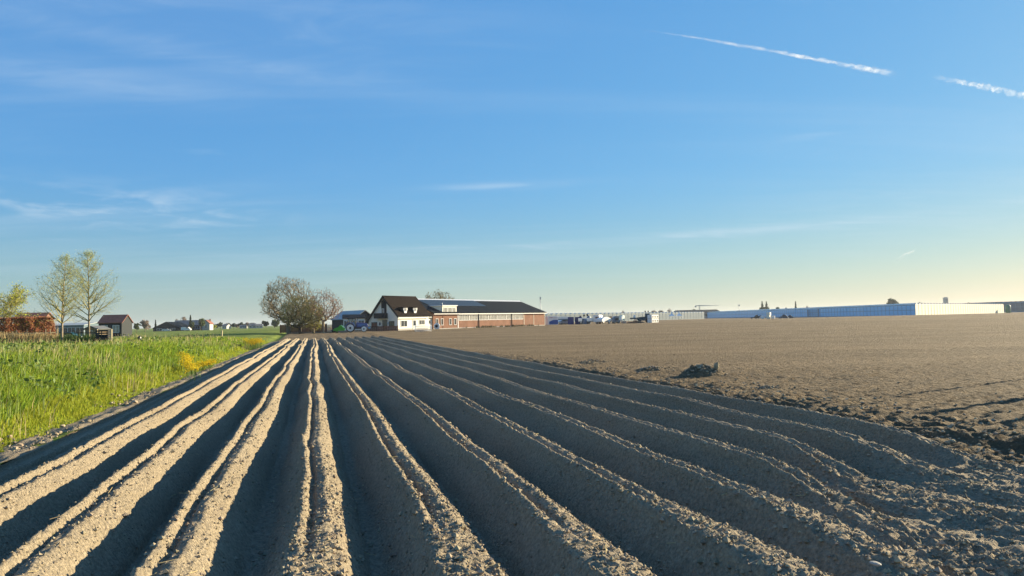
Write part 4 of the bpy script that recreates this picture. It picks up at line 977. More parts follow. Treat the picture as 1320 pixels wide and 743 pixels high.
MB().lathe([(.02, -.05), (.13, -.04), (.13, .04), (.02, .05)], (-.8, -.95, 2.3), 'x', 12).build('work_light', m_trim, cb)
# implement hung behind
ix, iy = x-math.cos(R(8))*1.5, y-math.sin(R(8))*1.5
t2 = thing('ridging_implement', 'bright green ridging implement mounted behind the blue tractor', 'implement', (ix, iy, gz(ix, iy)), R(8))
MB().prism([(-1.9, .35), (.15, .35), (.35, .75), (.1, 1.05), (-.35, 1.5), (-.55, 1.5), (-.85, 1.1), (-1.7, .8)], -1.35, 1.35).build('hopper', m_green, t2)
for i in range(4):
    yy = -1.1+i*.73; MB().tube((-1.2, yy, .05), (-1.5, yy, .75), .07, .07, 6).build('shank', m_green, t2); MB().lathe([(.30, -.05), (.34, 0), (.30, .05)], (-1.9, yy, .34), 'y', 16).build('disc', m_blackm, t2)
MB().box(-2.6, -.2, -1.3, 1.3, .86, .96).build('toolbar', m_teal, t2) if False else MB().box(-2.5, -1.72, -1.3, 1.3, .42, .55).build('toolbar', m_teal, t2)
MB().tube((-.2, -.6, 1.3), (-.2, -.6, 2.0), .05, .05, 6).build('marker_arm', m_teal, t2); MB().tube((.2, 0, .9), (1.2, 0, .85), .06, .06, 6).build('top_link', m_blackm, t2)

def car(label, px, depth, rz, paint, L=4.2, van=False, name='car'):
    x, y = at(px, depth); t = thing(name, label, 'van' if van else 'car', (x, y, gz(x, y)), rz)
    w = .86; k = L/4.2
    if van: prof = [(-2.1, .35), (2.1, .35), (2.1, .95), (1.75, 1.2), (1.2, 1.95), (-2.05, 2.0), (-2.1, 1.0)]
    else: prof = [(-2.1, .35), (2.1, .35), (2.12, .75), (1.1, .95), (.45, 1.42), (-1.1, 1.45), (-1.9, 1.0), (-2.12, .9)]
    b = MB().prism([(a*k, c) for a, c in prof], -w, w).build('body', paint, t)
    wp = [(1.05, 1.0), (.42, 1.38), (-1.05, 1.40), (-1.7, 1.0)] if not van else [(1.6, 1.22), (1.14, 1.85), (.2, 1.85), (.2, 1.22)]
    for sy in (-1, 1): MB().prism([(a*k, c) for a, c in wp], sy*(w+.006)-.004, sy*(w+.006)+.004).build('side_window', m_pane, b)
    for sx_ in (-1.3, 1.35):
        for sy in (-1, 1): wheel(t, (sx_*k, sy*.78, .32), .32, .2, .2, m_gsteel)
    for sy in (-1, 1): MB().box(2.08*k, 2.14*k, sy*.6-.13, sy*.6+.13, .62, .76).build('headlight', m_trim, b)
    return t
car('dark car parked behind the garden fence among the young trees', 89, 120, R(10), m_teal)
car('white car parked in front of the far black barn', 214.5, 385, R(20), m_wpaint)
car('white van in front of the far grey-roofed farm building', 240, 400, R(0), m_wpaint, 5.0, True, 'van')
car('white car just right of the blue and white box trailer', 723, 236, R(200), m_wpaint, 4.2)
car('silver and black car beside the navy container', 728.5, 232, R(15), m_gsteel, 4.2)

# --- the yard right of the barn
def place(px, depth): x, y = at(px, depth); return (x, y, float(ztill(np.array(x), np.array(y)))-.02)
def span(px0, px1, depth): return (px1-px0)*depth/FPX
def top(px, py, depth): return zat(px, py, depth)-place(px, depth)[2]
D = 219; p = place(712.7, D); w = span(705, 720.3, D); h = top(712, 408, D)
t = thing('box_trailer', 'white box trailer with a blue swoosh panel at the barn end', 'trailer', p, R(24))
b = MB().bev(-w/2, w/2, 0, 7, .12, h, .04).build('box_body', m_wpaint, t)
MB().prism([(-w*.36, .25), (w*.485, .25), (w*.485, h*.60), (w*.05, h*.60), (-w*.2, h*.48), (-w*.36, h*.40)], -.03, -.004).build('blue_panel', m_boxblue, b)
MB().box(-w*.34, -w*.02, -.02, -.003, h*.82, h*.87).build('red_stripe', m_red, b); MB().box(.02, w*.4, -.02, -.003, h*.80, h*.83).build('red_stripe', m_red, b)
for sx_ in (-1, 1):
    for k in (1.5, 5): wheel(t, (0, 0, 0), .3, .2, .18, m_gsteel).location = (sx_*(w/2-.2), k, .3)
for o in [c for c in t.children if c.name.startswith('wheel')]: o.rotation_euler = (0, 0, R(90))
D = 246; p = place(726, D); w = span(718, 733, D); h = top(726, 408.6, D)
t = thing('curtain_trailer', 'pale long trailer with grey green side behind the parked cars', 'trailer', p, R(-4))
b = MB().bev(-w/2, w/2, 0, 2.5, 1.0, h, .05).build('box_body', m_wpaint, t); MB().box(-w*.46, w*.46, -.03, -.003, 1.3, h-.7).build('side_curtain', m_ghpale, b)
for c in (-w*.32, -w*.12, w*.25, w*.4): wheel(t, (c, .3, .5), .5, .3, .3, m_gsteel)
MB().box(-w/2, w/2, .1, 2.4, .78, .99).build('chassis', m_blackm, t)
def container(label, px0, px1, ytop, D, mat, dep=2.4, rz=R(-5)):
    p = place((px0+px1)/2, D); w = span(px0, px1, D); h = top((px0+px1)/2, ytop, D)
    t = thing('storage_container', label, 'container', p, rz)
    c = MB(); n = max(6, int(w/.28)); poly = []
    for i in range(n): x0 = -w/2+.08+(w-.16)*i/n; q = (w-.16)/n; poly += [(x0, 0), (x0+q*.35, 0), (x0+q*.5, .05), (x0+q*.85, .05)]
    poly += [(w/2-.08, 0), (w/2-.08, dep), (-w/2+.08, dep)]
    c.prism(poly, .14, h-.1, 'z').build('body', mat, t)
    for sx_ in (-1, 1):
        for yy in (-.02, dep-.08): MB().box(sx_*(w/2-.05)-.05, sx_*(w/2-.05)+.05, yy, yy+.1, 0, h).build('corner_post', mat, t)
    for z0 in (.02, h-.12): MB().box(-w/2+.1, w/2-.1, -.015, dep+.015, z0, z0+.118).build('rail', mat, t)
    return t
container('left of the two navy blue containers in the yard', 732, 739.6, 408.8, 228, m_navy)
container('right of the two navy blue containers in the yard', 741.2, 750, 408.9, 229, m_navy)
container('steel blue bin between navy container and grey tanks', 750.3, 753.2, 411.2, 226, m_steel)
def tank(label, px0, px1, ytop, D, mat, name='storage_tank'):
    p = place((px0+px1)/2, D); w = span(px0, px1, D)/2; h = top((px0+px1)/2, ytop, D)
    t = thing(name, label, 'tank', p)
    MB().lathe([(w*.98, .05), (w, .1), (w, h-.35), (w*.85, h-.12), (w*.3, h), (.02, h)], (0, 0, 0), 'z', 20).build('shell', mat, t)
    for z0 in (.5, h*.4, h*.7): MB().lathe([(w*1.0, z0), (w*1.025, z0+.03), (w*1.025, z0+.08), (w*1.0, z0+.11)], (0, 0, 0), 'z', 20).build('hoop', mat, t)
    MB().lathe([(w*.25, h-.02), (w*.25, h+.12), (.02, h+.13)], (0, 0, 0), 'z', 12).build('hatch', m_blackm, t)
    return t
tank('short grey tank left of the tall grey tank', 752.2, 756.2, 411.8, 224, m_steel); tank('tall grey tank left of the white truck', 756.4, 761.2, 407.5, 227, m_steel)
def lampball(label, px, py, D):
    p = place(px, D); h = top(px, py, D); t = thing('ball_top_post', label, 'post', p)
    MB().tube((0, 0, -.1), (0, 0, h-.3), .06, .05, 6).build('pole', m_blackm, t); MB().lathe([(.05, h-.35), (.28, h-.22), (.34, h), (.25, h+.22), (.03, h+.3)], (0, 0, 0), 'z', 12).build('ball', m_black, t)
lampball('black ball-topped post behind the short grey tank', 753, 406.7, 233); lampball('black ball-topped post behind the tall grey tank', 757.2, 406.2, 233); lampball('lower black ball-topped post behind the right navy container', 748.4, 408.3, 234)
# white truck
D = 226; p = place(767.5, D); t = thing('truck', 'white truck facing the field in the yard', 'truck', p, R(-32)); h = top(767, 406.2, D); 
cb = MB().prism([(-.2, .6), (1.9, .6), (2.0, 1.3), (1.75, h-.12), (1.5, h), (-.2, h)], -1.1, 1.1).build('cab', m_wpaint, t)
MB().slab([(2.0, -.9, 1.75), (2.0, .9, 1.75), (1.80, .9, h-.55), (1.80, -.9, h-.55)], .02).build('windscreen', m_pane, cb)
for sy in (-1, 1): MB().box(.5, 1.4, sy*1.105-.01, sy*1.105+.01, 1.7, h-.6).build('side_window', m_pane, cb); MB().box(1.97, 2.03, sy*.8-.14, sy*.8+.14, .75, .95).build('headlight', m_trim, cb); MB().box(1.75, 1.9, sy*1.3-.09, sy*1.3+.09, 1.7, 2.3).build('mirror', m_blackm, cb)
MB().box(1.9, 2.06, -1.05, 1.05, .45, .68).build('bumper', m_gsteel, cb); MB().box(1.99, 2.02, -.7, .7, 1.0, 1.5).build('grille', m_blackm, cb)
MB().box(-5.2, -.35, -.5, .5, .65, .85).build('chassis', m_blackm, t); MB().bev(-5.3, -.45, -1.15, 1.15, .86, h-.9, .05).build('load_box', m_wpaint, t)
for cx in (1.0, -3.2, -4.4):
    for sy in (-1, 1): wheel(t, (cx, sy*.95, .5), .5, .3, .3, m_gsteel)
# white pointed trailer
D = 224; p = place(782.5, D); w = span(774.5, 791, D)/.68; h = top(782, 408.8, D); t = thing('pointed_trailer', 'white trailer with a pointed nose and grey arched door', 'trailer', p, R(52))
b = MB().prism([(-w/2, .7), (w*.3, .7), (w*.5, 1.25), (w*.34, 1.8), (w*.18, h*.92), (-w*.05, h), (-w*.28, h*.93), (-w/2, h*.7)], -.0, 2.1).build('body', m_wpaint, t)
MB().prism([(-w*.14, .75), (w*.08, .75), (w*.08, h*.62), (w*.04, h*.74), (-w*.03, h*.8), (-w*.1, h*.74), (-w*.14, h*.62)], -.03, -.003).build('arched_door', m_gsteel, b)
for cx in (-w*.36, w*.22):
    for yy in (.12, 1.98): wheel(t, (cx, yy, .42), .42, .2, .26, m_rim)
MB().tube((-w/2, 1, .62), (-w/2-.9, 1, .5), .06, .06, 6).build('drawbar', m_gsteel, t); MB().box(-w*.45, w*.34, .2, 1.9, .58, .699).build('chassis', m_blackm, t)
# blue grey machine, white tank on stand, cartons, rubble
D = 232; p = place(795, D); w = span(790.5, 800, D); h = top(795, 407.8, D); t = thing('grader_machine', 'blue grey machine hood behind the pointed white trailer', 'machine', p, R(6))
MB().prism([(-w/2, .5), (w/2, .5), (w/2, h*.75), (w*.25, h), (-w*.2, h), (-w/2, h*.7)], 0, 2.2).build('housing', m_steel, t); MB().box(-w*.2, w*.25, -.02, -.003, h*.45, h*.75).build('vent', m_blackm, t)
for cx in (-w*.3, w*.3):
    for yy in (.2, 2.0): wheel(t, (cx, yy, .4), .4, .25, .24, m_gsteel)
D = 227; p = place(803.5, D); w = span(799.5, 807.5, D); h = top(803, 406.2, D); t = thing('caged_tank', 'pale green-white caged tank raised on a stand', 'tank', p, R(52))
MB().bev(-w*.30, w*.5, 0, 1.3, h-1.55, h-.1, .12).build('bottle', M('milky_plastic', (.62, .72, .62), .4, .05), t); MB().bev(-w*.5, -w*.32, 0, .6, h-1.5, h-.5, .05).build('side_can', m_trim, t)
for cx in (-w*.42, w*.42):
    for yy in (.1, 1.2): MB().tube((cx, yy, -.1), (cx, yy, h-1.62), .06, .06, 6).build('leg', m_gsteel, t)
MB().box(-w*.5, w*.5, 0, 1.3, h-1.62, h-1.56).build('deck', m_gsteel, t)
p = place(804.5, 222); t = thing('carton', 'salmon coloured carton on the ground below the caged tank', 'box', p, R(10)); MB().bev(-.6, .6, -.4, .4, 0, .72, .03).build('box_body', m_salmon, t); MB().box(-.61, .61, -.05, .05, .722, .73).build('tape', m_palewood, t)
p = place(819, 224); t = thing('rubble_pile', 'low pile of brown bricks and rubble in the yard', 'pile', p)
r_ = np.random.default_rng(90); n = 260; q = np.stack([r_.uniform(-2.6, 2.6, n), r_.uniform(-.7, .7, n), np.zeros(n)], -1); q[:, 2] = np.abs(r_.normal(0, .4, n))*(1-np.abs(q[:, 0])/3.2)+.08
clod_cloud('rubble', q, r_.uniform(.1, .22, n), M('brick_rubble', (.30, .17, .10), .9, .3, 2, island=.4), t, 91)['kind'] = 'stuff'
# dark teal tractor with load
D = 229; p = place(827, D); t = thing('tractor', 'dark teal tractor with twin exhausts behind the rubble pile', 'tractor', p, R(172))
for sy in (-1, 1): wheel(t, (-1.9, sy*.85, .75), .75, .42, .45, m_teal, 16); wheel(t, (.6, sy*.8, .5), .5, .32, .3, m_teal, 14)
MB().prism([(-2.4, .8), (.9, .7), (1.5, 1.1), (1.4, 1.7), (-.2, 1.95), (-2.3, 1.9)], -.5, .5).build('hood', m_teal, t)
MB().bev(-2.5, -1.05, -.7, .7, 1.92, 2.9, .1).build('cab', m_teal, t); 
for xx in (-1.2, -2.1): MB().tube((xx, -.75, 1.8), (xx, -.75, 3.3), .07, .07, 8).lathe([(.06, 3.3), (.20, 3.4), (.20, 3.75), (.05, 3.8)], (xx, -.75, 0), 'z', 10).build('exhaust', m_black, t)
MB().box(1.5, 3.6, -1.0, 1.0, 1.25, 1.7).build('front_loader', m_teal, t); MB().bev(1.8, 2.5, -.3, .3, 1.702, 2.5, .06).build('white_can', m_trim, t); MB().tube((.5, .55, 1.2), (1.8, .55, 1.45), .08, .08, 6).build('lift_arm', m_teal, t); MB().tube((.5, -.55, 1.2), (1.8, -.55, 1.45), .08, .08, 6).build('lift_arm', m_teal, t)
# white box pallets with black openings, three by two
D = 226; p = place(844.5, D); w = span(838.5, 852, D)/3/.72; h = top(844, 406, D)/2
for i in range(3):
    for j in range(2):
        nm = ('left', 'middle', 'right')[i]; lv = ('bottom', 'top')[j]
        t = thing('pallet_box', '%s white box with black opening, %s row of the stack at the yard end' % (nm, lv), 'crate', (p[0]+(i-1)*w*math.cos(R(52)), p[1]+(i-1)*w*math.sin(R(52)), p[2]+j*(h+.004)), R(52), 'stacked white boxes')
        b = MB(); e = w*.48
        b.box(-e, e, .06, 1.5, .1, h); b.box(-e, -e*.55, -.0, .06, .1, h); b.box(e*.55, e, 0, .06, .1, h); b.box(-e*.55, e*.55, 0, .06, .1, h*.28); b.box(-e*.55, e*.55, 0, .06, h*.72, h)
        b = b.build('box_body', m_wpaint, t); MB().box(-e*.55+.005, e*.55-.005, .03, .058, h*.28+.005, h*.72-.005).build('opening', m_black, b)
        for xx in (-e*.8, 0, e*.8): MB().box(xx-.08, xx+.08, .05, 1.45, 0, .098).build('runner', m_palewood, t)

# --- things in the field before the greenhouse
D = 318; p = place(992.8, D); k = D/FPX
for (a0, a1, z0, z1, lab) in ((984, 986.6, 0, 1.35, 'small white crate left of the tall white crate stack in the field'), (989, 996, 0, 1.45, 'wide cream crate at the bottom of the field crate stack'), (990.3, 996, 1.455, 2.75, 'white crate on top of the cream crate in the field'), (997.8, 999.6, 0, 1.25, 'narrow white crate right of the field crate stack')):
    x, y, z = place((a0+a1)/2, D); w = (a1-a0)*k
    t = thing('field_crate', lab, 'crate', (x, y, z+z0), R(54), 'crates in the field'); b = MB().bev(-w/2, w/2, 0, 1.4, .1, z1-z0, .03).build('box_body', m_wpaint if 'cream' not in lab else m_cream, t)
    MB().box(-w/2+.05, w/2-.05, -.02, -.003, (z1-z0)*.5, (z1-z0)*.5+.08).build('rib', m_trim, b); MB().box(-w/2+.05, w/2-.05, .1, 1.3, 0, .098).build('skid', m_palewood, t)
D = 320; p = place(974, D); t = thing('harrow', 'folded black harrow with white wheels lying in the field', 'implement', p, R(0))
MB().prism([(-2.0, .35), (1.2, .35), (1.9, .95), (2.6, 1.35), (2.4, 1.5), (.9, 1.1), (-.4, .85), (-2, .6)], 0, .4).build('frame', m_blackm, t); MB().prism([(-.4, .9), (1.0, 1.15), (1.3, 1.75), (.2, 1.6)], .45, .7).build('wing', m_blackm, t)
for xx in (-1.6, .2, 1.3): wheel(t, (xx, .2, .35), .35, .2, .25, m_rim)
for xx in np.linspace(-1.8, 1.0, 7): MB().tube((xx, .2, .36), (xx-.1, .2, .0), .04, .02, 5).build('tine', m_gsteel, t)
def tarp(label, px0, px1, ytop, D, seed):
    p = place((px0+px1)/2, D); w = span(px0, px1, D); h = top((px0+px1)/2, ytop, D); t = thing('covered_heap', label, 'heap', p)
    a = np.linspace(-1, 1, 22); A, B = np.meshgrid(a, a); Z = h*np.clip(1-np.maximum(np.abs(A), np.abs(B))**1.25, 0, 1)*(1+.12*vn(A*3, B*3, seed))
    np_mesh('tarpaulin', np.stack([A*w/2, B*w/2.2, Z], -1), grid_faces(22, 22), m_tarp, t, True)
    for s_ in (-1, 1): MB().box(s_*w*.3-.25, s_*w*.3+.25, -w/2.2-.1, -w/2.2+.25, -.02, .18).build('weight', m_concrete, t)
tarp('larger dark tarpaulin heap in front of the blue greenhouse wall', 1004.5, 1016, 405.3, 325, 71); tarp('smaller dark tarpaulin heap right of the larger one', 1013.5, 1023, 406.3, 331, 72)
x, y, z = place(1015.6, 318); o = MB().tube((-.9, 0, 1.75), (.35, 0, 0), .07, .07, 6).build('leaning_pole', m_trim); o.location = (x, y, z); tag(o, 'white pole leaning between the two tarpaulin heaps', 'pole')

# ------------------------------------------------------------------ greenhouses
def greenhouse(name, label, c0, F, B, h, nb_f, nb_b, front_m, side_m, frame_f, frame_s, teeth=True, roofm=m_ghroof, side_dir=1):
    """c0 corner (x,y); F vector along the front; B vector along the left side; glass bays are single panels"""
    t = thing(name, label, 'greenhouse', (c0[0], c0[1], -.12)); F = Vector((*F, 0)); B = Vector((*B, 0)); fn, bn = F.length, B.length; fd, bd = F/fn, B/bn
    nf = Vector((fd.y, -fd.x, 0)); nb = Vector((-bd.y, bd.x, 0))
    if nf.dot(Vector(c0).to_3d()) > 0: nf = -nf
    if nb.dot(F) > 0: nb = -nb
    z = Vector((0, 0, 1)); g0 = .5; zm = g0+(h-g0)*.5
    def wallpart(d, L, nrm, bays, pm, fm, nm):
        st = L/bays; pan = {}
        base = MB().add([d*0+nrm*.06-z*.4, d*L+nrm*.06-z*.4, d*L-nrm*.1-z*.4, -nrm*.1-z*.4, nrm*.06+z*g0, d*L+nrm*.06+z*g0, d*L-nrm*.1+z*g0, -nrm*.1+z*g0], [(0,3,2,1),(4,5,6,7),(0,1,5,4),(1,2,6,5),(2,3,7,6),(3,0,4,7)]).build('kerb_wall', fm, t)
        for zz_, hh2 in ((g0, .12), (zm-.09, .18), (h-.25, .3)):
            MB().add([d*.06+nrm*.09+z*zz_, d*(L-.06)+nrm*.09+z*zz_, d*(L-.06)-nrm*.05+z*zz_, d*.06-nrm*.05+z*zz_, d*.06+nrm*.09+z*(zz_+hh2), d*(L-.06)+nrm*.09+z*(zz_+hh2), d*(L-.06)-nrm*.05+z*(zz_+hh2), d*.06-nrm*.05+z*(zz_+hh2)], [(0,3,2,1),(4,5,6,7),(0,1,5,4),(1,2,6,5),(2,3,7,6),(3,0,4,7)]).build('rail', fm, t)
        po = MB()
        for i in range(bays+1): p_ = d*(st*i); po.tube(p_+nrm*.03, p_+nrm*.03+z*h, .075, .075, 4, False)
        po.build('posts', fm, t)['kind'] = 'stuff'
        for i in range(bays):
            for j, (za, zb_) in enumerate(((g0+.12, zm-.09), (zm+.09, h-.25))):
                if j not in pan:
                    o = MB().add([d*.09, d*(st-.09), d*(st-.09)+z*(zb_-za), d*.09+z*(zb_-za), d*.09-nrm*.02, d*(st-.09)-nrm*.02, d*(st-.09)-nrm*.02+z*(zb_-za), d*.09-nrm*.02+z*(zb_-za)], [(0,1,2,3),(7,6,5,4),(0,4,5,1),(1,5,6,2),(2,6,7,3),(3,7,4,0)]).build('glass_panel', pm, t); pan[j] = o
                else:
                    o = pan[j].copy(); col.objects.link(o); o.parent = t
                o.location = d*(st*i)+z*za
                if fm == frame_f and front_m != side_m: pass
    wallpart(fd, fn, nf, nb_f, front_m, frame_f, 'f'); wallpart(bd, bn, nb, nb_b, side_m, frame_s, 's')
    if teeth:
        st = fn/nb_f; rm = MB(); ft = MB()
        for i in range(nb_f):
            a = fd*(st*i); c = fd*(st*(i+.5)); e = fd*(st*(i+1)); zz_ = z*(h+.02); zr = z*(h+.95)
            rm.add([a+zz_, c+zr, c+zr+bd*bn, a+zz_+bd*bn], [(0, 1, 2, 3)]); rm.add([c+zr, e+zz_, e+zz_+bd*bn, c+zr+bd*bn], [(0, 1, 2, 3)])
            ft.add([a+zz_+nf*.02, e+zz_+nf*.02, c+zr+nf*.02, a+zz_-nf*.03, e+zz_-nf*.03, c+zr-nf*.03], [(0, 1, 2), (5, 4, 3), (0, 3, 4, 1), (1, 4, 5, 2), (2, 5, 3, 0)])
        rm.build('roof_glass', roofm, t); ft.build('gable_teeth', frame_f, t)['kind'] = 'stuff'
    return t
DG = 372
cA = at(1180, DG); cB = at(1294, DG*1.45); cC = at(912, DG*2.02)
greenhouse('greenhouse', 'huge greenhouse with cream sunlit front and long glass side painted reflected-sky blue', cA, (cB[0]-cA[0], cB[1]-cA[1]), (cC[0]-cA[0], cC[1]-cA[1]), 5.9, 38, 92, m_ghlite, m_ghskytint, m_ghwhite, m_ghrail)
# darker service bay on the long side
f = .30; x = cA[0]+(cC[0]-cA[0])*f; y = cA[1]+(cC[1]-cA[1])*f
t = thing('service_bay', 'dark gridded door bay on the blue greenhouse side', 'door', (x-.25, y, -.12), math.atan2(cC[1]-cA[1], cC[0]-cA[0]))
for s_ in (0, 17): MB().box(s_-.7, s_+.7, .05, .3, 0, 5.4).build('jamb', m_ghrail, t)
gr_ = MB()
for i in range(1, 6): gr_.box(.7, 16.3, .06, .2, i*.95-.06, i*.95+.06)
for i in range(1, 7): gr_.box(i*17/7-.06, i*17/7+.06, .205, .28, .1, 5.3)
gr_.build('grid_bars', m_ghrail, t)
# green plant container at the far corner
x, y = at(1299.5, DG*1.42); t = thing('green_silo', 'dark green silo at the right end of the cream greenhouse front', 'silo', (x, y, -.1)); h = zat(1297, 392.5, DG*1.42)
MB().lathe([(1.5, 0), (1.6, .2), (1.6, h-1.0), (1.1, h-.3), (.1, h)], (0, 0, 0), 'z', 18).build('shell', M('silo_green', (.03, .17, .10), .5), t); MB().tube((0, -1.66, 0), (0, -1.66, h-1), .06, .06, 6).build('ladder', m_gsteel, t)
# second greenhouse at the right edge and the pale one behind the yard
c1 = at(1256, 690); c2 = at(1420, 560); 
greenhouse('greenhouse', 'grey blue greenhouse cut by the right edge of the view', c1, (c2[0]-c1[0], c2[1]-c1[1]), (10, 60), 8.6, 24, 8, m_ghpale, m_ghpale, m_ghrail, m_ghrail, True, m_slate)
c1 = at(698, 470); c2 = at(908, 640)
greenhouse('greenhouse', 'pale long greenhouse far behind the yard vehicles', c1, (c2[0]-c1[0], c2[1]-c1[1]), (-10, 90), 5.4, 44, 14, m_ghpale, m_ghpale, m_ghframe, m_ghframe, True, m_palroof)
gable_house('packing_hall', 'long dark-roofed hall behind the white tents', 876, 930, 402.8, 399.6, 800, 30, m_steel, m_slate, R(3), 'x', 'building', None, 4)
for i, (px, lab) in enumerate(((866, 'left of the two white peaked tents beside the greenhouse'), (875.5, 'right of the two white peaked tents beside the greenhouse'))):
    D = 520; x, y = at(px, D); t = thing('peaked_tent', lab, 'tent', (x, y, gz(x, y)), 0, 'white tents'); w = 6.4*D/FPX/2*1.05; zt = zat(px, 400.8, D)
    MB().add([(-w, -w, 2.9), (w, -w, 2.9), (w, w, 2.9), (-w, w, 2.9), (-w*.3, -w*.3, 4.3), (w*.3, -w*.3, 4.3), (w*.3, w*.3, 4.3), (-w*.3, w*.3, 4.3), (0, 0, zt)], [(0,1,5,4),(1,2,6,5),(2,3,7,6),(3,0,4,7),(4,5,8),(5,6,8),(6,7,8),(7,4,8)]).build('canopy', m_trim, t)
    for sx_ in (-1, 1):
        for sy in (-1, 1): MB().tube((sx_*w*.96, sy*w*.96, -.2), (sx_*w*.96, sy*w*.96, 2.92), .06, .06, 6).build('pole', m_trim, t)

# ------------------------------------------------------------------ far skyline
for i, (px, yt, w, d_, lf, kd, lab) in enumerate((
    (167, 416, 8, 330, m_lf_mid, 'round', 'yellow-green tree left of the far rounded bare tree'), (176, 415, 9, 320, m_lf_mid, 'round', 'second yellow-green tree left of the far rounded bare tree'),
    (187, 409.6, 17, 380, m_lf_haze, 'bare', 'rounded bare grey tree left of the far black barn'), (200.5, 412.5, 4, 430, m_lf_dark, 'cone', 'small pointed conifer above the far black barn'),
    (227, 410, 8, 460, m_lf_haze, 'bare', 'small bare tree behind the left end of the far farm roof'), (236.5, 406, 13, 460, m_lf_haze, 'bare', 'tall bare tree behind the far farm roof'), (245.5, 406.5, 5.5, 410, m_lf_dark, 'cone', 'dark upright conifer before the far farm building'), (247, 413, 8, 405, m_lf_mid, 'round', 'green bush tree before the far farm building'),
    (258.5, 409, 12, 410, m_lf_mid, 'round', 'broad leafy tree at the right end of the far farm building'), (274, 418.3, 10, 430, m_lf_yel, 'round', 'yellow-green bush right of the far brick house'),
    (343, 412.6, 12, 480, m_lf_dark, 'round', 'left grey-green tree before the large bare tree'), (354, 412.2, 13, 480, m_lf_mid, 'round', 'right grey-green tree before the large bare tree'),
    (774, 404.8, 12, 300, m_lf_haze, 'bare', 'small bare tree behind the white truck'), (787, 406, 9, 300, m_lf_haze, 'bare', 'small bare tree behind the pointed white trailer'), (803, 400.3, 8, 720, m_lf_haze, 'bare', 'lone round tree above the pale greenhouse'),
    (842, 397, 14, 700, m_lf_haze, 'bare', 'leftmost bare tree behind the white box stack'), (852, 396.4, 14, 720, m_lf_haze, 'bare', 'middle bare tree behind the white box stack'), (863, 398, 11, 720, m_lf_haze, 'bare', 'bare tree behind the white tents'),
    (895, 397.5, 8, 820, m_lf_mid, 'round', 'tree showing above the dark hall roof'), (983, 389.0, 8, 830, m_lf_dark, 'cone', 'left of two dark conifers above the blue greenhouse'), (988.5, 389.2, 8, 830, m_lf_dark, 'cone', 'right of two dark conifers above the blue greenhouse'), (985.5, 394, 17, 840, m_lf_dark, 'round', 'dark undergrowth tree at the foot of the two conifers'),
    (1003, 393.6, 8, 840, m_lf_dark, 'round', 'first low round tree right of the conifers'), (1013.5, 394.2, 5, 840, m_lf_dark, 'round', 'second low round tree right of the conifers'), (1026, 388.8, 4.5, 830, m_lf_dark, 'cone', 'lone slim conifer above the blue greenhouse'), (1041, 392.2, 6, 830, m_lf_haze, 'bare', 'small grey tree right of the lone conifer'),
    (1149.5, 384.2, 17, 800, m_lf_dark, 'round', 'big dark spreading tree above the blue greenhouse'), (1187, 386.4, 11, 800, m_lf_dark, 'round', 'dark tree above the corner of the cream greenhouse front'), (1238, 389.4, 3, 800, m_lf_dark, 'round', 'tiny tree right of the tower block'), (1249, 389.2, 3, 800, m_lf_dark, 'round', 'second tiny tree right of the tower block'))):
    far_tree(lab, px, yt, w, d_, lf, 200+i, kd, n=700 if kd == 'bare' else 520)
rr = random.Random(3)
rowpx = [(280, 417.6, 8), (284.5, 415.8, 8), (291, 418.5, 8), (294.5, 417.5, 7), (301, 418.2, 8), (306, 418.6, 7), (309.5, 416.0, 8), (314, 418.4, 8), (318.5, 417.2, 8), (325, 417.0, 9), (333, 419, 7)]
words = ['first', 'second', 'third', 'fourth', 'fifth', 'sixth', 'seventh', 'eighth', 'ninth', 'tenth', 'eleventh']
for i, (px, yt, w) in enumerate(rowpx):
    far_tree('%s tree from the left in the far hazy village row' % words[i], px, yt-1.3, w*1.15, 600+rr.uniform(-30, 30), (m_lf_dark, m_lf_dark, m_lf_haze)[i % 3], 300+i, 'round', 'village_tree', 420)
for i, (a, b_, ye, yr, lab) in enumerate(((286.5, 292, 420.5, 418, 'first pale far house from the left in the village row'), (309, 316, 421, 419.2, 'middle low far house in the village row'), (321, 329.5, 420, 417.2, 'grey far house left of the last village house'), (330, 338.5, 420.3, 418, 'last pale far house of the village row'))):
    gable_house('village_house', lab, a, b_, ye, yr, 560, 9, m_farwall, m_greyroof, R(10*i), 'x', 'house', None, 2)
D = 1500; x, y = at(1221, D); t = thing('tower_block', 'grey tower block above the cream greenhouse', 'tower', (x, y, -.4)); h = zat(1221, 382.9, D); w = 4.2*D/FPX/2
MB().bev(-w, w, 0, 8, 0, h-.8, .4).build('wall', m_tower, t); MB().box(-w*.5, w*.5, 2, 6, h-.798, h).build('roof_house', m_tower, t)
wd = MB()
for i in range(10): wd.box(-w*.85, w*.85, -.06, -.004, 3+i*(h-6)/10, 4.2+i*(h-6)/10)
wd.build('window_bands', m_pane, t)
D = 1000; x, y = at(902, D); t = thing('tower_crane', 'thin tower crane with a long jib left of the blue greenhouse', 'crane', (x, y, -.4)); h = zat(902, 393.4, D); jl = 25*D/FPX
ms = MB()
for sx_ in (-.6, .6):
    for sy in (-.6, .6): ms.box(sx_-.14, sx_+.14, sy-.14, sy+.14, 0, h)
for i in range(10): ms.tube((-.6, -.6, h*i/10), (.6, -.6, h*(i+1)/10), .1, .1, 4)
ms.build('mast', m_gsteel, t); MB().prism([(-6, h-.9), (jl, h-.9), (jl, h-.65), (0, h+.3), (-6, h-.4)], -.5, .5).build('jib', m_gsteel, t); MB().box(-6.2, -4.2, -.8, .8, h-2.6, h-.92).build('counterweight', m_concrete, t)
D = 700; x, y = at(953.2, D); t = thing('light_mast', 'slim light mast above the left part of the blue greenhouse', 'mast', (x, y, -.4)); h = zat(953, 392.6, D)+.4
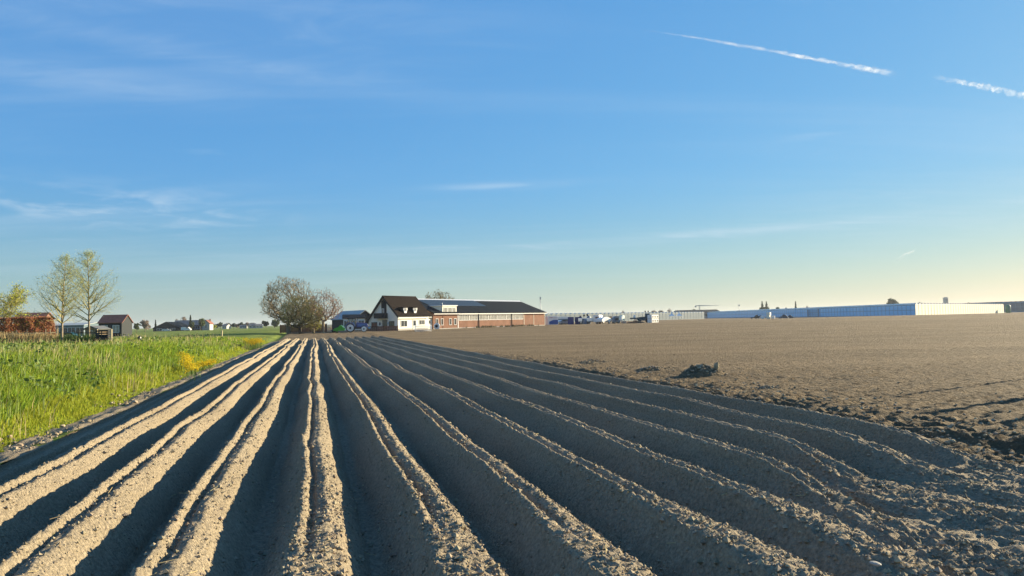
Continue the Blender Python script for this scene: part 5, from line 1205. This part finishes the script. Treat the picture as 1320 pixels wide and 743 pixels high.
MB().tube((0, 0, 0), (0, 0, h), .22, .16, 8).build('pole', m_gsteel, t); MB().box(-.55, .55, -.3, .3, h-1.6, h-.4).build('lamp_head', m_gsteel, t)

# ------------------------------------------------------------------ vapour trails: ragged tubes of cloud, high and far
def cloud_mat(name, dens, scale, thr):
    m = bpy.data.materials.new(name); m.use_nodes = True; n, l = m.node_tree.nodes, m.node_tree.links; n.remove(n['Principled BSDF'])
    df = n.new('ShaderNodeBsdfDiffuse'); df.inputs[0].default_value = (.95, .95, .95, 1); tr = n.new('ShaderNodeBsdfTranslucent'); tr.inputs[0].default_value = (.95, .95, .95, 1)
    a = n.new('ShaderNodeMixShader'); a.inputs[0].default_value = .5; l.new(df.outputs[0], a.inputs[1]); l.new(tr.outputs[0], a.inputs[2])
    tp = n.new('ShaderNodeBsdfTransparent'); b = n.new('ShaderNodeMixShader')
    t = n.new('ShaderNodeTexCoord'); z = n.new('ShaderNodeTexNoise'); l.new(t.outputs['Object'], z.inputs[0]); z.inputs['Scale'].default_value = scale; z.inputs['Detail'].default_value = 7; z.inputs['Roughness'].default_value = .65
    r = n.new('ShaderNodeMapRange'); l.new(z.outputs[0], r.inputs[0]); r.inputs[1].default_value = thr; r.inputs[2].default_value = thr+.3; r.inputs[4].default_value = dens
    lw = n.new('ShaderNodeLayerWeight'); lw.inputs[0].default_value = .5
    s = n.new('ShaderNodeMath'); s.operation = 'SUBTRACT'; s.inputs[0].default_value = 1.0; l.new(lw.outputs['Facing'], s.inputs[1])
    k = n.new('ShaderNodeMath'); k.operation = 'MULTIPLY'; l.new(r.outputs[0], k.inputs[0]); sq = n.new('ShaderNodeMath'); sq.operation = 'POWER'; l.new(s.outputs[0], sq.inputs[0]); sq.inputs[1].default_value = 1.7; l.new(sq.outputs[0], k.inputs[1])
    at_ = n.new('ShaderNodeAttribute'); at_.attribute_name = 'den'; k2 = n.new('ShaderNodeMath'); k2.operation = 'MULTIPLY'; l.new(k.outputs[0], k2.inputs[0]); l.new(at_.outputs['Fac'], k2.inputs[1])
    l.new(k2.outputs[0], b.inputs[0]); l.new(tp.outputs[0], b.inputs[1]); l.new(a.outputs[0], b.inputs[2]); l.new(b.outputs[0], n['Material Output'].inputs[0])
    return m
def skyp(px, py, dist):
    d = rt*((px-CX)/FPX)+up*((CY-py)/FPX)+fwd; return d*dist
def trail(label, pts, r0, r1, mat, dist, seed, fade=lambda g: sstep(-.15, .62, g)*sstep(1.0, .84, g)):
    P = [Vector(skyp(a, b, dist))+Vector((0, 0, EYE)) for a, b in pts]; o_ = P[0].copy()
    n = 90; ns = 12; V = []; r = np.random.default_rng(seed)
    for i in range(n+1):
        f = i/n*(len(P)-1); j = min(int(f), len(P)-2); p = P[j].lerp(P[j+1], f-j)-o_
        d = (P[j+1]-P[j]).normalized(); a = d.cross(Vector((0, 0, 1))).normalized(); b = d.cross(a)
        g_ = i/n; e = min(1, g_*8, (1-g_)*14+.1); rad = (r0+(r1-r0)*g_)*max(e, .03)
        for q in range(ns):
            th = 2*math.pi*q/ns; k = rad*(1+.55*float(vn(i*.55, q*.9, seed))+.35*float(vn(i*1.7, q*1.7, seed+1))); V.append(p+(a*math.cos(th)+b*math.sin(th))*k)
    F = [(i*ns+q, i*ns+(q+1) % ns, (i+1)*ns+(q+1) % ns, (i+1)*ns+q) for i in range(n) for q in range(ns)]
    o = np_mesh('vapour_trail', np.array([tuple(v) for v in V]), np.array(F), mat, None, True); o.location = o_
    at_ = o.data.attributes.new('den', 'FLOAT', 'POINT'); gg = np.repeat(np.arange(n+1)/n, ns); at_.data.foreach_set('value', (fade(gg)*(.75+.4*vn(gg*9, gg*0, seed))).astype(np.float32))
    return tag(o, label, 'vapour trail', 'vapour trails')
m_tr = cloud_mat('vapour', .60, .0045, .38); m_tr2 = cloud_mat('thin_vapour', .4, .01, .32)
DT = 16000
trail('long white vapour trail sloping across the upper right sky', [(822, 38), (900, 49), (985, 64), (1070, 80), (1120, 90), (1163, 97)], 20, 70, m_tr, DT, 1)
trail('shorter white vapour trail at the right edge of the sky', [(1194, 98), (1240, 106), (1290, 117), (1345, 128)], 44, 78, m_tr, DT, 2, lambda g: sstep(0, .3, g))
trail('tiny faint vapour trail low in the right sky', [(1154, 338), (1166, 328), (1180, 323)], 16, 22, m_tr2, DT, 3)

# ------------------------------------------------------------------ evening air
hzb = MB().box(-6100, 6100, -6100, 6100, -1.45, 36).build('haze', None)
hm = bpy.data.materials.new('haze_air'); hm.use_nodes = True; hn = hm.node_tree.nodes; hn.remove(hn['Principled BSDF'])
pv = hn.new('ShaderNodeVolumePrincipled'); pv.inputs['Color'].default_value = (.80, .86, .92, 1); pv.inputs['Density'].default_value = .0001; pv.inputs['Anisotropy'].default_value = .2
hm.node_tree.links.new(pv.outputs[0], hn['Material Output'].inputs['Volume']); hzb.data.materials.append(hm)
tag(hzb, 'thin pale evening haze over the fields', None, None, 'stuff')
